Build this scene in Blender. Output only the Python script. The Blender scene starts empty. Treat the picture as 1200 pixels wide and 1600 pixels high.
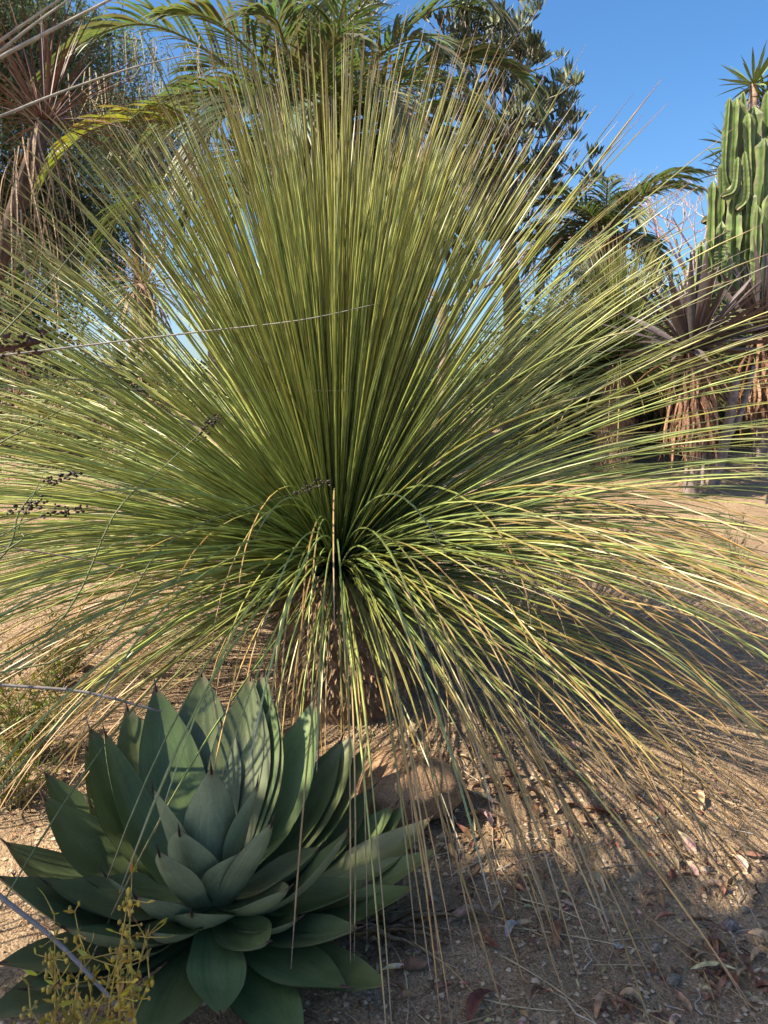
import bpy, math, random
import numpy as np
from mathutils import Vector, Matrix, noise

R = math.radians
rng = random.Random(7)
sc = bpy.context.scene
COL = sc.collection

# ------------------------------------------------------------------ camera, sky, sun, exposure
F = 1200.0                 # focal length in photo pixels (photo 1200 x 1600)
PITCH = R(-8.06)
CAM = Vector((0, 0, 1.4))
cd = bpy.data.cameras.new('camera')
cam = bpy.data.objects.new('camera', cd); COL.objects.link(cam); sc.camera = cam
cam.location = CAM
cam.rotation_euler = (R(90) + PITCH, 0, 0)
cd.sensor_fit = 'VERTICAL'; cd.sensor_height = 36; cd.lens = 36 * F / 1600
cd.clip_start = 0.05; cd.clip_end = 1000
cd.dof.use_dof = True; cd.dof.focus_distance = 2.9; cd.dof.aperture_fstop = 11

SUN_EL, SUN_AZ = 47.0, -112.0         # azimuth from +Y, clockwise
TO_SUN = Vector((math.sin(R(SUN_AZ)) * math.cos(R(SUN_EL)), math.cos(R(SUN_AZ)) * math.cos(R(SUN_EL)), math.sin(R(SUN_EL))))
w = bpy.data.worlds.new('World'); sc.world = w; w.use_nodes = True
wn = w.node_tree.nodes; wl = w.node_tree.links
sky = wn.new('ShaderNodeTexSky'); sky.sky_type = 'NISHITA'; sky.sun_disc = False
sky.sun_elevation = R(SUN_EL); sky.sun_rotation = R(SUN_AZ)
sky.air_density = 1.0; sky.dust_density = 2.0; sky.ozone_density = 4.0
hs = wn.new('ShaderNodeHueSaturation'); hs.inputs['Saturation'].default_value = 1.24
wl.new(sky.outputs[0], hs.inputs['Color']); wl.new(hs.outputs[0], wn['Background'].inputs[0])
wn['Background'].inputs[1].default_value = 0.098
sl = bpy.data.lights.new('sun', 'SUN'); sl.energy = 5.0; sl.angle = R(0.53); sl.color = (1.0, 0.89, 0.72)
so = bpy.data.objects.new('sun', sl); COL.objects.link(so)
so.rotation_euler = TO_SUN.to_track_quat('Z', 'Y').to_euler(); so.location = (-10, -2, 12)
sc.view_settings.view_transform = 'Standard'; sc.view_settings.look = 'None'
sc.view_settings.exposure = 1.25; sc.view_settings.gamma = 1; sc.view_settings.use_curve_mapping = False
sc.cycles.max_bounces = 8; sc.cycles.transparent_max_bounces = 8
sc.cycles.use_adaptive_sampling = True; sc.cycles.adaptive_threshold = 0.02

# ------------------------------------------------------------------ helpers
CF = Vector((0, math.cos(PITCH), math.sin(PITCH))); CU = Vector((0, -math.sin(PITCH), math.cos(PITCH)))
def ray(px, py):
    return CF + Vector((1, 0, 0)) * ((px - 600) / F) + CU * ((800 - py) / F)
def P(px, py, Y):
    d = ray(px, py); return CAM + d * (Y / d.y)
def smooth(a, b, x):
    t = min(1, max(0, (x - a) / (b - a))); return t * t * (3 - 2 * t)
def gbase(x, y):
    if y < 2: z = 0.05 * (y - 2)
    elif y < 8: z = 0.13 * (y - 2)
    elif y < 14: z = 0.78 + 0.13 * (y - 8) * (1 - (y - 8) / 12)
    else: z = 0.78 + 0.39
    z += 0.10 * math.exp(-((x + 0.15) ** 2 + (y - 3.15) ** 2) / 0.35)
    return z
def gz(x, y):
    p = Vector((x, y, 0.0))
    z = gbase(x, y) + 0.030 * noise.noise(p * 1.7) + 0.016 * noise.noise(p * 5.1 + Vector((3, 1, 0)))
    return z
def on_ground(px, py):
    d = ray(px, py); t = 0.5
    for k in range(4000):
        q = CAM + d * t
        if q.z <= gz(q.x, q.y): break
        t += 0.01
    return Vector((q.x, q.y, gz(q.x, q.y)))
def lerp(a, b, t): return a + (b - a) * t
def mixc(a, b, t): return tuple(a[i] + (b[i] - a[i]) * t for i in range(3))
def ramp(stops, t):
    if t <= stops[0][0]: return stops[0][1]
    for (t0, c0), (t1, c1) in zip(stops, stops[1:]):
        if t <= t1: return mixc(c0, c1, (t - t0) / max(1e-6, t1 - t0))
    return stops[-1][1]
def interp(tab, t):
    for (t0, c0), (t1, c1) in zip(tab, tab[1:]):
        if t <= t1: return c0 + (c1 - c0) * (t - t0) / max(1e-6, t1 - t0)
    return tab[-1][1]
def spline(pts, n):
    """Catmull-Rom through pts, n points"""
    pts = [Vector(p) for p in pts]
    a = [pts[0] * 2 - pts[1]] + pts + [pts[-1] * 2 - pts[-2]]
    m = len(pts) - 1; out = []
    for i in range(n):
        u = i / (n - 1) * m; k = min(m - 1, int(u)); t = u - k
        p0, p1, p2, p3 = a[k:k + 4]
        out.append(0.5 * ((2 * p1) + (p2 - p0) * t + (2 * p0 - 5 * p1 + 4 * p2 - p3) * t * t + (3 * p1 - p0 - 3 * p2 + p3) * t ** 3))
    return out
def perp(t, hint=Vector((0, 0, 1))):
    s = t.cross(hint)
    if s.length < 1e-4: s = t.cross(Vector((1, 0, 0)))
    return s.normalized()

class MB:
    """gathers faces with a colour per vertex"""
    def __init__(s): s.v = []; s.f = []; s.c = []
    def tube(s, pts, rad, n=5, col=(1, 1, 1), cap=True):
        b = len(s.v); m = len(pts)
        side = None
        for i, p in enumerate(pts):
            t = (pts[min(i + 1, m - 1)] - pts[max(i - 1, 0)])
            t = t.normalized() if t.length > 1e-9 else Vector((0, 0, 1))
            if side is None: side = perp(t)
            side = (side - t * side.dot(t))
            side = side.normalized() if side.length > 1e-6 else perp(t)
            up = t.cross(side)
            r = rad[i] if hasattr(rad, '__len__') else rad
            c = col[i] if isinstance(col, list) else col
            for k in range(n):
                a = 2 * math.pi * k / n
                s.v.append(p + (side * math.cos(a) + up * math.sin(a)) * r); s.c.append(c)
        for i in range(m - 1):
            for k in range(n):
                k2 = (k + 1) % n
                s.f.append((b + i * n + k, b + i * n + k2, b + (i + 1) * n + k2, b + (i + 1) * n + k))
        if cap:
            s.f.append(tuple(b + (m - 1) * n + k for k in range(n)))
            s.f.append(tuple(b + n - 1 - k for k in range(n)))
    def strip(s, pts, wid, nrm, fold=0.0, col=(1, 1, 1)):
        """leaf blade: two halves folded along a midrib"""
        b = len(s.v); m = len(pts)
        for i, p in enumerate(pts):
            t = (pts[min(i + 1, m - 1)] - pts[max(i - 1, 0)]).normalized()
            nn = nrm[i] if isinstance(nrm, list) else nrm
            sd = t.cross(nn); sd = sd.normalized() if sd.length > 1e-6 else perp(t)
            n2 = sd.cross(t)
            h = wid[i] * 0.5; c = col[i] if isinstance(col, list) else col
            s.v += [p + sd * h + n2 * (h * fold), p, p - sd * h + n2 * (h * fold)]
            s.c += [c, c, c]
        for i in range(m - 1):
            a = b + 3 * i
            s.f += [(a, a + 1, a + 4, a + 3), (a + 1, a + 2, a + 5, a + 4)]
    def blob(s, c, rx, ry, rz, col, rr, rot=0.0, rough=0.25, sub=1):
        vs, fs = ICO[sub]; b = len(s.v); ca, sa = math.cos(rot), math.sin(rot)
        for q in vs:
            k = 1 + rr.uniform(-rough, rough)
            x, y, z = q[0] * rx * k, q[1] * ry * k, q[2] * rz * k
            s.v.append(Vector((c[0] + x * ca - y * sa, c[1] + x * sa + y * ca, c[2] + z))); s.c.append(col)
        s.f += [tuple(b + i for i in f) for f in fs]
    def mesh(s, name, mat, shade=True):
        me = bpy.data.meshes.new(name)
        me.from_pydata([tuple(v) for v in s.v], [], s.f)
        a = me.attributes.new('col', 'FLOAT_COLOR', 'POINT')
        arr = np.ones((len(s.v), 4), dtype=np.float32)
        if s.c: arr[:, :3] = np.array(s.c, dtype=np.float32)
        a.data.foreach_set('color', arr.ravel())
        if shade: me.polygons.foreach_set('use_smooth', np.ones(len(me.polygons), dtype=bool))
        me.materials.append(mat); me.update(); return me
    def build(s, name, mat, parent=None, kind=None, shade=True):
        return put(name, s.mesh(name, mat, shade), parent, kind)

import bmesh
ICO = {}
for sub in (1, 2, 3):
    bm = bmesh.new(); bmesh.ops.create_icosphere(bm, subdivisions=sub, radius=1)
    ICO[sub] = ([tuple(v.co) for v in bm.verts], [tuple(v.index for v in f.verts) for f in bm.faces]); bm.free()

def put(name, me, parent=None, kind=None, loc=None, rot=None, scale=None):
    o = bpy.data.objects.new(name, me); COL.objects.link(o)
    if parent is not None:
        o.parent = parent
        if parent_origin.get(parent.name) is not None and loc is None:
            o.matrix_parent_inverse = Matrix.Translation(-parent_origin[parent.name])
    if kind: o['kind'] = kind
    if loc is not None: o.location = loc
    if rot is not None: o.rotation_euler = rot
    if scale is not None: o.scale = (scale,) * 3 if not hasattr(scale, '__len__') else scale
    return o
parent_origin = {}
def thing(name, label, cat, loc, group=None):
    o = bpy.data.objects.new(name, None); COL.objects.link(o); o.location = loc
    o.empty_display_size = 0.1
    parent_origin[o.name] = Vector(loc)
    tag(o, label, cat, group); return o
def tag(o, label, cat, group=None):
    o['label'] = label; o['category'] = cat
    if group: o['group'] = group
    return o

# ------------------------------------------------------------------ materials
def new_mat(name):
    m = bpy.data.materials.new(name); m.use_nodes = True
    return m, m.node_tree.nodes, m.node_tree.links
def leaf_mat(name, rough=0.5, trans=0.0, var=0.25, nscale=30, bump=0.0, rnd=0.15, stretch=None, tint=(1, 1, 1), spec=0.4, ttint=(1.35, 1.5, 0.75)):
    m, n, l = new_mat(name); b = n['Principled BSDF']
    at = n.new('ShaderNodeAttribute'); at.attribute_name = 'col'
    tc = n.new('ShaderNodeTexCoord'); no = n.new('ShaderNodeTexNoise'); no.inputs['Scale'].default_value = nscale; no.inputs['Detail'].default_value = 5
    if stretch:
        mp = n.new('ShaderNodeMapping'); mp.inputs['Scale'].default_value = stretch
        l.new(tc.outputs['Object'], mp.inputs[0]); l.new(mp.outputs[0], no.inputs['Vector'])
    else: l.new(tc.outputs['Object'], no.inputs['Vector'])
    mr = n.new('ShaderNodeMapRange'); mr.inputs['From Min'].default_value = 0.3; mr.inputs['From Max'].default_value = 0.7
    mr.inputs['To Min'].default_value = 1 - var; mr.inputs['To Max'].default_value = 1 + var
    l.new(no.outputs['Fac'], mr.inputs['Value'])
    oi = n.new('ShaderNodeObjectInfo'); mr2 = n.new('ShaderNodeMapRange')
    mr2.inputs['To Min'].default_value = 1 - rnd; mr2.inputs['To Max'].default_value = 1 + rnd
    l.new(oi.outputs['Random'], mr2.inputs['Value'])
    mu = n.new('ShaderNodeMath'); mu.operation = 'MULTIPLY'; l.new(mr.outputs[0], mu.inputs[0]); l.new(mr2.outputs[0], mu.inputs[1])
    vm = n.new('ShaderNodeVectorMath'); vm.operation = 'SCALE'; l.new(at.outputs['Color'], vm.inputs[0]); l.new(mu.outputs[0], vm.inputs['Scale'])
    vt = n.new('ShaderNodeVectorMath'); vt.operation = 'MULTIPLY'; vt.inputs[1].default_value = tint; l.new(vm.outputs[0], vt.inputs[0])
    l.new(vt.outputs[0], b.inputs['Base Color'])
    b.inputs['Roughness'].default_value = rough
    b.inputs['Specular IOR Level'].default_value = spec
    if bump:
        bp = n.new('ShaderNodeBump'); bp.inputs['Strength'].default_value = bump; bp.inputs['Distance'].default_value = 0.01
        l.new(no.outputs['Fac'], bp.inputs['Height']); l.new(bp.outputs[0], b.inputs['Normal'])
    if trans:
        t = n.new('ShaderNodeBsdfTranslucent'); mx = n.new('ShaderNodeMixShader'); mx.inputs[0].default_value = trans
        v2 = n.new('ShaderNodeVectorMath'); v2.operation = 'MULTIPLY'; v2.inputs[1].default_value = ttint; l.new(vt.outputs[0], v2.inputs[0])
        l.new(v2.outputs[0], t.inputs[0]); l.new(b.outputs[0], mx.inputs[1]); l.new(t.outputs[0], mx.inputs[2])
        l.new(mx.outputs[0], n['Material Output'].inputs[0])
    return m
M = {}
M['blade'] = leaf_mat('blade_green', 0.4, 0.18, 0.28, 26, rnd=0.16, spec=0.5)
M['palm'] = leaf_mat('palm_leaf', 0.45, 0.33, 0.18, 12, rnd=0.18, spec=0.5)
M['dry'] = leaf_mat('dry_leaf', 0.85, 0.1, 0.45, 55, bump=0.8, rnd=0.3, spec=0.12, ttint=(1.2, .95, .65))
M['bark'] = leaf_mat('bark', 0.9, 0, 0.45, 22, bump=0.9, rnd=0.1, spec=0.2)
M['thatch'] = leaf_mat('thatch', 0.85, 0, 0.45, 60, bump=0.7, rnd=0.2, spec=0.2)
M['foliage'] = leaf_mat('foliage', 0.55, 0.3, 0.3, 5, rnd=0.2, spec=0.3)
M['succulent'] = leaf_mat('succulent', 0.5, 0, 0.2, 14, rnd=0.12, bump=0.1)
M['cactus'] = leaf_mat('cactus_skin', 0.55, 0, 0.4, 7, rnd=0.12, bump=0.12)
M['stem'] = leaf_mat('stem', 0.6, 0, 0.25, 60, rnd=0.1)
M['stone'] = leaf_mat('stone', 0.9, 0, 0.45, 38, bump=1.0, rnd=0.3, spec=0.25)
M['soil'] = leaf_mat('soil_crumb', 0.95, 0, 0.3, 60, rnd=0.1, spec=0.1)
M['spine'] = leaf_mat('spine', 0.5, 0, 0.2, 60)

def agave_material():
    m, n, l = new_mat('agave_leaf'); b = n['Principled BSDF']
    at = n.new('ShaderNodeAttribute'); at.attribute_name = 'col'
    tc = n.new('ShaderNodeTexCoord')
    no = n.new('ShaderNodeTexNoise'); no.inputs['Scale'].default_value = 9; no.inputs['Detail'].default_value = 6; no.inputs['Roughness'].default_value = 0.6
    l.new(tc.outputs['Object'], no.inputs['Vector'])
    n2 = n.new('ShaderNodeTexNoise'); n2.inputs['Scale'].default_value = 140; n2.inputs['Detail'].default_value = 3
    l.new(tc.outputs['Object'], n2.inputs['Vector'])
    mr = n.new('ShaderNodeMapRange'); mr.inputs['From Min'].default_value = 0.3; mr.inputs['From Max'].default_value = 0.7
    mr.inputs['To Min'].default_value = 0.78; mr.inputs['To Max'].default_value = 1.22; l.new(no.outputs['Fac'], mr.inputs['Value'])
    m2 = n.new('ShaderNodeMapRange'); m2.inputs['From Min'].default_value = 0.3; m2.inputs['From Max'].default_value = 0.7
    m2.inputs['To Min'].default_value = 0.93; m2.inputs['To Max'].default_value = 1.07; l.new(n2.outputs['Fac'], m2.inputs['Value'])
    oi = n.new('ShaderNodeObjectInfo'); m3 = n.new('ShaderNodeMapRange'); m3.inputs['To Min'].default_value = 0.85; m3.inputs['To Max'].default_value = 1.15
    l.new(oi.outputs['Random'], m3.inputs['Value'])
    a = n.new('ShaderNodeMath'); a.operation = 'MULTIPLY'; l.new(mr.outputs[0], a.inputs[0]); l.new(m2.outputs[0], a.inputs[1])
    a2 = n.new('ShaderNodeMath'); a2.operation = 'MULTIPLY'; l.new(a.outputs[0], a2.inputs[0]); l.new(m3.outputs[0], a2.inputs[1])
    vm = n.new('ShaderNodeVectorMath'); vm.operation = 'SCALE'; l.new(at.outputs['Color'], vm.inputs[0]); l.new(a2.outputs[0], vm.inputs['Scale'])
    # fine lines along the leaf and the print left by the next leaf in the bud
    la = n.new('ShaderNodeAttribute'); la.attribute_name = 'along'
    mp = n.new('ShaderNodeMapping'); mp.inputs['Scale'].default_value = (2.2, 26, 40); l.new(la.outputs['Vector'], mp.inputs[0])
    n4 = n.new('ShaderNodeTexNoise'); n4.inputs['Scale'].default_value = 1.0; n4.inputs['Detail'].default_value = 4; l.new(mp.outputs[0], n4.inputs['Vector'])
    m4 = n.new('ShaderNodeMapRange'); m4.inputs['From Min'].default_value = .3; m4.inputs['From Max'].default_value = .7; m4.inputs['To Min'].default_value = .84; m4.inputs['To Max'].default_value = 1.16; l.new(n4.outputs['Fac'], m4.inputs['Value'])
    sx = n.new('ShaderNodeSeparateXYZ'); l.new(la.outputs['Vector'], sx.inputs[0])
    def mth(op, a_, b_=None):
        q = n.new('ShaderNodeMath'); q.operation = op
        for k_, v_ in ((0, a_), (1, b_)):
            if v_ is None: continue
            if isinstance(v_, (int, float)): q.inputs[k_].default_value = v_
            else: l.new(v_, q.inputs[k_])
        return q.outputs[0]
    tq = mth('DIVIDE', mth('SUBTRACT', sx.outputs[0], .22), .62); cur = mth('MULTIPLY', mth('SUBTRACT', 1.0, mth('MULTIPLY', tq, tq)), .8)
    dd_ = mth('ABSOLUTE', mth('SUBTRACT', mth('ABSOLUTE', mth('ADD', sx.outputs[1], mth('MULTIPLY', mth('SUBTRACT', sx.outputs[2], .5), .3))), cur))
    im = mth('ADD', mth('MULTIPLY', mth('LESS_THAN', dd_, .022), .16), m4.outputs[0])
    v5 = n.new('ShaderNodeVectorMath'); v5.operation = 'SCALE'; l.new(vm.outputs[0], v5.inputs[0]); l.new(im, v5.inputs['Scale']); vm = v5
    # pale chafe marks and dust specks on the wax
    vo = n.new('ShaderNodeTexVoronoi'); vo.inputs['Scale'].default_value = 45; l.new(tc.outputs['Object'], vo.inputs['Vector'])
    lt = n.new('ShaderNodeMath'); lt.operation = 'LESS_THAN'; lt.inputs[1].default_value = 0.07; l.new(vo.outputs['Distance'], lt.inputs[0])
    mf = n.new('ShaderNodeMath'); mf.operation = 'MULTIPLY'; mf.inputs[1].default_value = 0.28; l.new(lt.outputs[0], mf.inputs[0])
    mx = n.new('ShaderNodeMix'); mx.data_type = 'RGBA'; l.new(mf.outputs[0], mx.inputs[0]); l.new(vm.outputs[0], mx.inputs[6]); mx.inputs[7].default_value = (.32, .3, .24, 1)
    l.new(mx.outputs[2], b.inputs['Base Color'])
    rr = n.new('ShaderNodeMapRange'); rr.inputs['To Min'].default_value = 0.36; rr.inputs['To Max'].default_value = 0.56; l.new(no.outputs['Fac'], rr.inputs['Value'])
    l.new(rr.outputs[0], b.inputs['Roughness'])
    b.inputs['Specular IOR Level'].default_value = 0.45
    bp = n.new('ShaderNodeBump'); bp.inputs['Strength'].default_value = 0.08; bp.inputs['Distance'].default_value = 0.01
    l.new(no.outputs['Fac'], bp.inputs['Height']); l.new(bp.outputs[0], b.inputs['Normal'])
    return m
M['agave'] = agave_material()

def stone_material():
    m, n, l = new_mat('stone'); b = n['Principled BSDF']
    tc = n.new('ShaderNodeTexCoord'); ge = n.new('ShaderNodeNewGeometry')
    at = n.new('ShaderNodeAttribute'); at.attribute_name = 'col'
    def noi(s_, d=6, r_=.65):
        q = n.new('ShaderNodeTexNoise'); q.inputs['Scale'].default_value = s_; q.inputs['Detail'].default_value = d; q.inputs['Roughness'].default_value = r_
        l.new(ge.outputs['Position'], q.inputs['Vector']); return q
    a, c = noi(14), noi(150, 5)
    cr = n.new('ShaderNodeValToRGB'); e = cr.color_ramp.elements; e[0].position = .3; e[0].color = (.5, .46, .42, 1); e[1].position = .68; e[1].color = (1.25, 1.2, 1.12, 1); l.new(a.outputs['Fac'], cr.inputs[0])
    mr = n.new('ShaderNodeMapRange'); mr.inputs['From Min'].default_value = .3; mr.inputs['From Max'].default_value = .7; mr.inputs['To Min'].default_value = .6; mr.inputs['To Max'].default_value = 1.35; l.new(c.outputs['Fac'], mr.inputs['Value'])
    v1 = n.new('ShaderNodeVectorMath'); v1.operation = 'MULTIPLY'; l.new(at.outputs['Color'], v1.inputs[0]); l.new(cr.outputs[0], v1.inputs[1])
    v2 = n.new('ShaderNodeVectorMath'); v2.operation = 'SCALE'; l.new(v1.outputs[0], v2.inputs[0]); l.new(mr.outputs[0], v2.inputs['Scale'])
    l.new(v2.outputs[0], b.inputs['Base Color']); b.inputs['Roughness'].default_value = .9; b.inputs['Specular IOR Level'].default_value = .2
    vo = n.new('ShaderNodeTexVoronoi'); vo.feature = 'DISTANCE_TO_EDGE'; vo.inputs['Scale'].default_value = 11; l.new(ge.outputs['Position'], vo.inputs['Vector'])
    ck = n.new('ShaderNodeMapRange'); ck.inputs['From Max'].default_value = .04; l.new(vo.outputs['Distance'], ck.inputs['Value'])
    s1 = n.new('ShaderNodeMath'); s1.operation = 'MULTIPLY_ADD'; s1.inputs[1].default_value = .6; l.new(c.outputs['Fac'], s1.inputs[0]); l.new(a.outputs['Fac'], s1.inputs[2])
    s2 = n.new('ShaderNodeMath'); s2.operation = 'MULTIPLY_ADD'; s2.inputs[1].default_value = .12; l.new(ck.outputs[0], s2.inputs[0]); l.new(s1.outputs[0], s2.inputs[2])
    bp = n.new('ShaderNodeBump'); bp.inputs['Strength'].default_value = .9; bp.inputs['Distance'].default_value = .02; l.new(s2.outputs[0], bp.inputs['Height']); l.new(bp.outputs[0], b.inputs['Normal'])
    return m
M['stone'] = stone_material()
def ground_material():
    m, n, l = new_mat('sandy_soil'); b = n['Principled BSDF']
    tc = n.new('ShaderNodeTexCoord')
    def noi(s, d=6, r=0.6):
        q = n.new('ShaderNodeTexNoise'); q.inputs['Scale'].default_value = s; q.inputs['Detail'].default_value = d; q.inputs['Roughness'].default_value = r
        l.new(tc.outputs['Object'], q.inputs['Vector']); return q
    a, c, d = noi(1.6), noi(22), noi(160, 4)
    cr = n.new('ShaderNodeValToRGB'); e = cr.color_ramp.elements
    e[0].position = 0.32; e[0].color = (.22, .145, .088, 1); e[1].position = 0.66; e[1].color = (.50, .36, .22, 1)
    x = e.new(0.5); x.color = (.38, .265, .16, 1)
    ad = n.new('ShaderNodeMath'); ad.operation = 'MULTIPLY_ADD'; ad.inputs[1].default_value = 0.5
    l.new(c.outputs['Fac'], ad.inputs[0]); 
    h = n.new('ShaderNodeMath'); h.operation = 'MULTIPLY'; h.inputs[1].default_value = 0.5; l.new(a.outputs['Fac'], h.inputs[0]); l.new(h.outputs[0], ad.inputs[2])
    l.new(ad.outputs[0], cr.inputs[0])
    mr = n.new('ShaderNodeMapRange'); mr.inputs['From Min'].default_value = 0.3; mr.inputs['From Max'].default_value = 0.7
    mr.inputs['To Min'].default_value = 0.5; mr.inputs['To Max'].default_value = 1.42; l.new(d.outputs['Fac'], mr.inputs['Value'])
    vm = n.new('ShaderNodeVectorMath'); vm.operation = 'SCALE'; l.new(cr.outputs[0], vm.inputs[0]); l.new(mr.outputs[0], vm.inputs['Scale'])
    l.new(vm.outputs[0], b.inputs['Base Color']); b.inputs['Roughness'].default_value = 0.95; b.inputs['Specular IOR Level'].default_value = 0.15
    vo = n.new('ShaderNodeTexVoronoi'); vo.inputs['Scale'].default_value = 70; l.new(tc.outputs['Object'], vo.inputs['Vector'])
    s1 = n.new('ShaderNodeMath'); s1.operation = 'MULTIPLY_ADD'; s1.inputs[1].default_value = 1.2; l.new(c.outputs['Fac'], s1.inputs[0]); l.new(d.outputs['Fac'], s1.inputs[2])
    s2 = n.new('ShaderNodeMath'); s2.operation = 'MULTIPLY_ADD'; s2.inputs[1].default_value = -0.5; l.new(vo.outputs['Distance'], s2.inputs[0]); l.new(s1.outputs[0], s2.inputs[2])
    bp = n.new('ShaderNodeBump'); bp.inputs['Strength'].default_value = 0.9; bp.inputs['Distance'].default_value = 0.02
    l.new(s2.outputs[0], bp.inputs['Height']); l.new(bp.outputs[0], b.inputs['Normal'])
    return m
M['ground'] = ground_material()

# ------------------------------------------------------------------ ground
def axis(lo, hi, step, far, grow=1.25):
    a = list(np.arange(lo, hi, step)); s = step; x = a[-1]
    right = []
    while x < far: s *= grow; x += s; right.append(x)
    s = step; x = a[0]; left = []
    while x > -far: s *= grow; x -= s; left.append(x)
    return left[::-1] + a + right
def build_ground():
    xs = axis(-2.0, 2.6, 0.026, 260); ys = axis(0.5, 5.2, 0.026, 300)
    nx, ny = len(xs), len(ys); v = []
    for y in ys:
        for x in xs:
            z = gz(x, y)
            if -2.5 < x < 3 and 0.3 < y < 6:
                p = Vector((x, y, 0.3)); z += 0.010 * noise.noise(p * 13) + 0.008 * noise.noise(p * 29) + 0.004 * noise.noise(p * 47)
            v.append((x, y, z))
    f = [(j * nx + i, j * nx + i + 1, (j + 1) * nx + i + 1, (j + 1) * nx + i) for j in range(ny - 1) for i in range(nx - 1)]
    me = bpy.data.meshes.new('ground'); me.from_pydata(v, [], f); me.materials.append(M['ground'])
    me.polygons.foreach_set('use_smooth', np.ones(len(f), dtype=bool))
    put('ground', me, kind='structure')
build_ground()

# ------------------------------------------------------------------ main grass tree
KC = P(528, 880, 3.05)
TRUNK_BASE = Vector((KC.x + 0.04, KC.y + 0.05, gz(KC.x, KC.y + 0.05)))
GREEN = [(0, (.04, .05, .016)), (.10, (.115, .155, .036)), (.4, (.24, .275, .072)), (.8, (.288, .312, .092)), (1, (.285, .29, .10))]  # dark leaf base, deepened further to put the crown core's shade into the colour
def blade_path(K, az, el, L, sag, nseg, rr, curl=0.0):
    h = Vector((math.sin(az), math.cos(az), 0)); side = Vector((math.cos(az), -math.sin(az), 0))
    pts = [K.copy()]; p = K.copy(); e = el; ds = L / nseg; drift = rr.gauss(0, 0.05)
    for i in range(nseg):
        s = (i + 0.5) / nseg
        e2 = el - sag * (s ** 1.35) - curl * max(0, s - 0.72) * 2.5
        e2 = max(e2, -R(86))
        d = h * math.cos(e2) + Vector((0, 0, math.sin(e2))) + side * (drift * s)
        p = p + d.normalized() * ds; pts.append(p.copy())
    return pts
def add_blade(mb, pts, w0, age, rr, base_t=0.0, straw=0.0):
    """four-angled needle leaf; age = share of the outer end that has dried"""
    m = len(pts); b = len(mb.v)
    hue = rr.uniform(-1, 1); br = rr.uniform(0.5, 1.38)
    tan = mixc((.40, .235, .075), (.36, .25, .12), rr.random())
    tipc = rr.choice([(.30, .15, .13), (.26, .16, .12), (.42, .36, .32), (.34, .22, .15)])
    side = None; roll = rr.uniform(0, 1.57)
    for i, p in enumerate(pts):
        s = i / (m - 1)
        t = (pts[min(i + 1, m - 1)] - pts[max(i - 1, 0)]).normalized()
        if side is None: side = perp(t)
        side = side - t * side.dot(t); side = side.normalized() if side.length > 1e-6 else perp(t)
        up = t.cross(side)
        ww = w0 * (1.25 - 0.25 * min(1, s * 8)) * (1 - 0.5 * s ** 1.8) if s < 0.97 else w0 * 0.12
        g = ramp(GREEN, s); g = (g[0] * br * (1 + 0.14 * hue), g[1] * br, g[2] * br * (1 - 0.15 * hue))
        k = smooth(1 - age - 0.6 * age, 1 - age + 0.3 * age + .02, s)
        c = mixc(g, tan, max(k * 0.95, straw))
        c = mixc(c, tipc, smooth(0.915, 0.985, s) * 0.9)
        for j in range(4):
            a = 2 * math.pi * j / 4 + roll
            mb.v.append(p + (side * math.cos(a) * 0.6 + up * math.sin(a) * 0.6) * ww); mb.c.append(c)
    for i in range(m - 1):
        for j in range(4):
            j2 = (j + 1) % 4
            mb.f.append((b + i * 4 + j, b + i * 4 + j2, b + (i + 1) * 4 + j2, b + (i + 1) * 4 + j))
def shown(pts, wid):
    """how large a blade shows in the frame"""
    a = 0; last = None
    for p in pts:
        d = p - CAM; dep = d.dot(CF); x = 600 + F * d.x / dep; y = 800 - F * d.dot(CU) / dep
        if last and 0 < x < 1200 and 0 < y < 1600: a += math.hypot(x - last[0], y - last[1]) * wid / dep
        last = (x, y)
    front = (pts[-1].y + pts[len(pts) // 2].y) * 0.5
    return a * (1.6 if front < KC.y - 0.25 else (0.9 if front < KC.y + 0.1 else 0.35))
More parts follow.
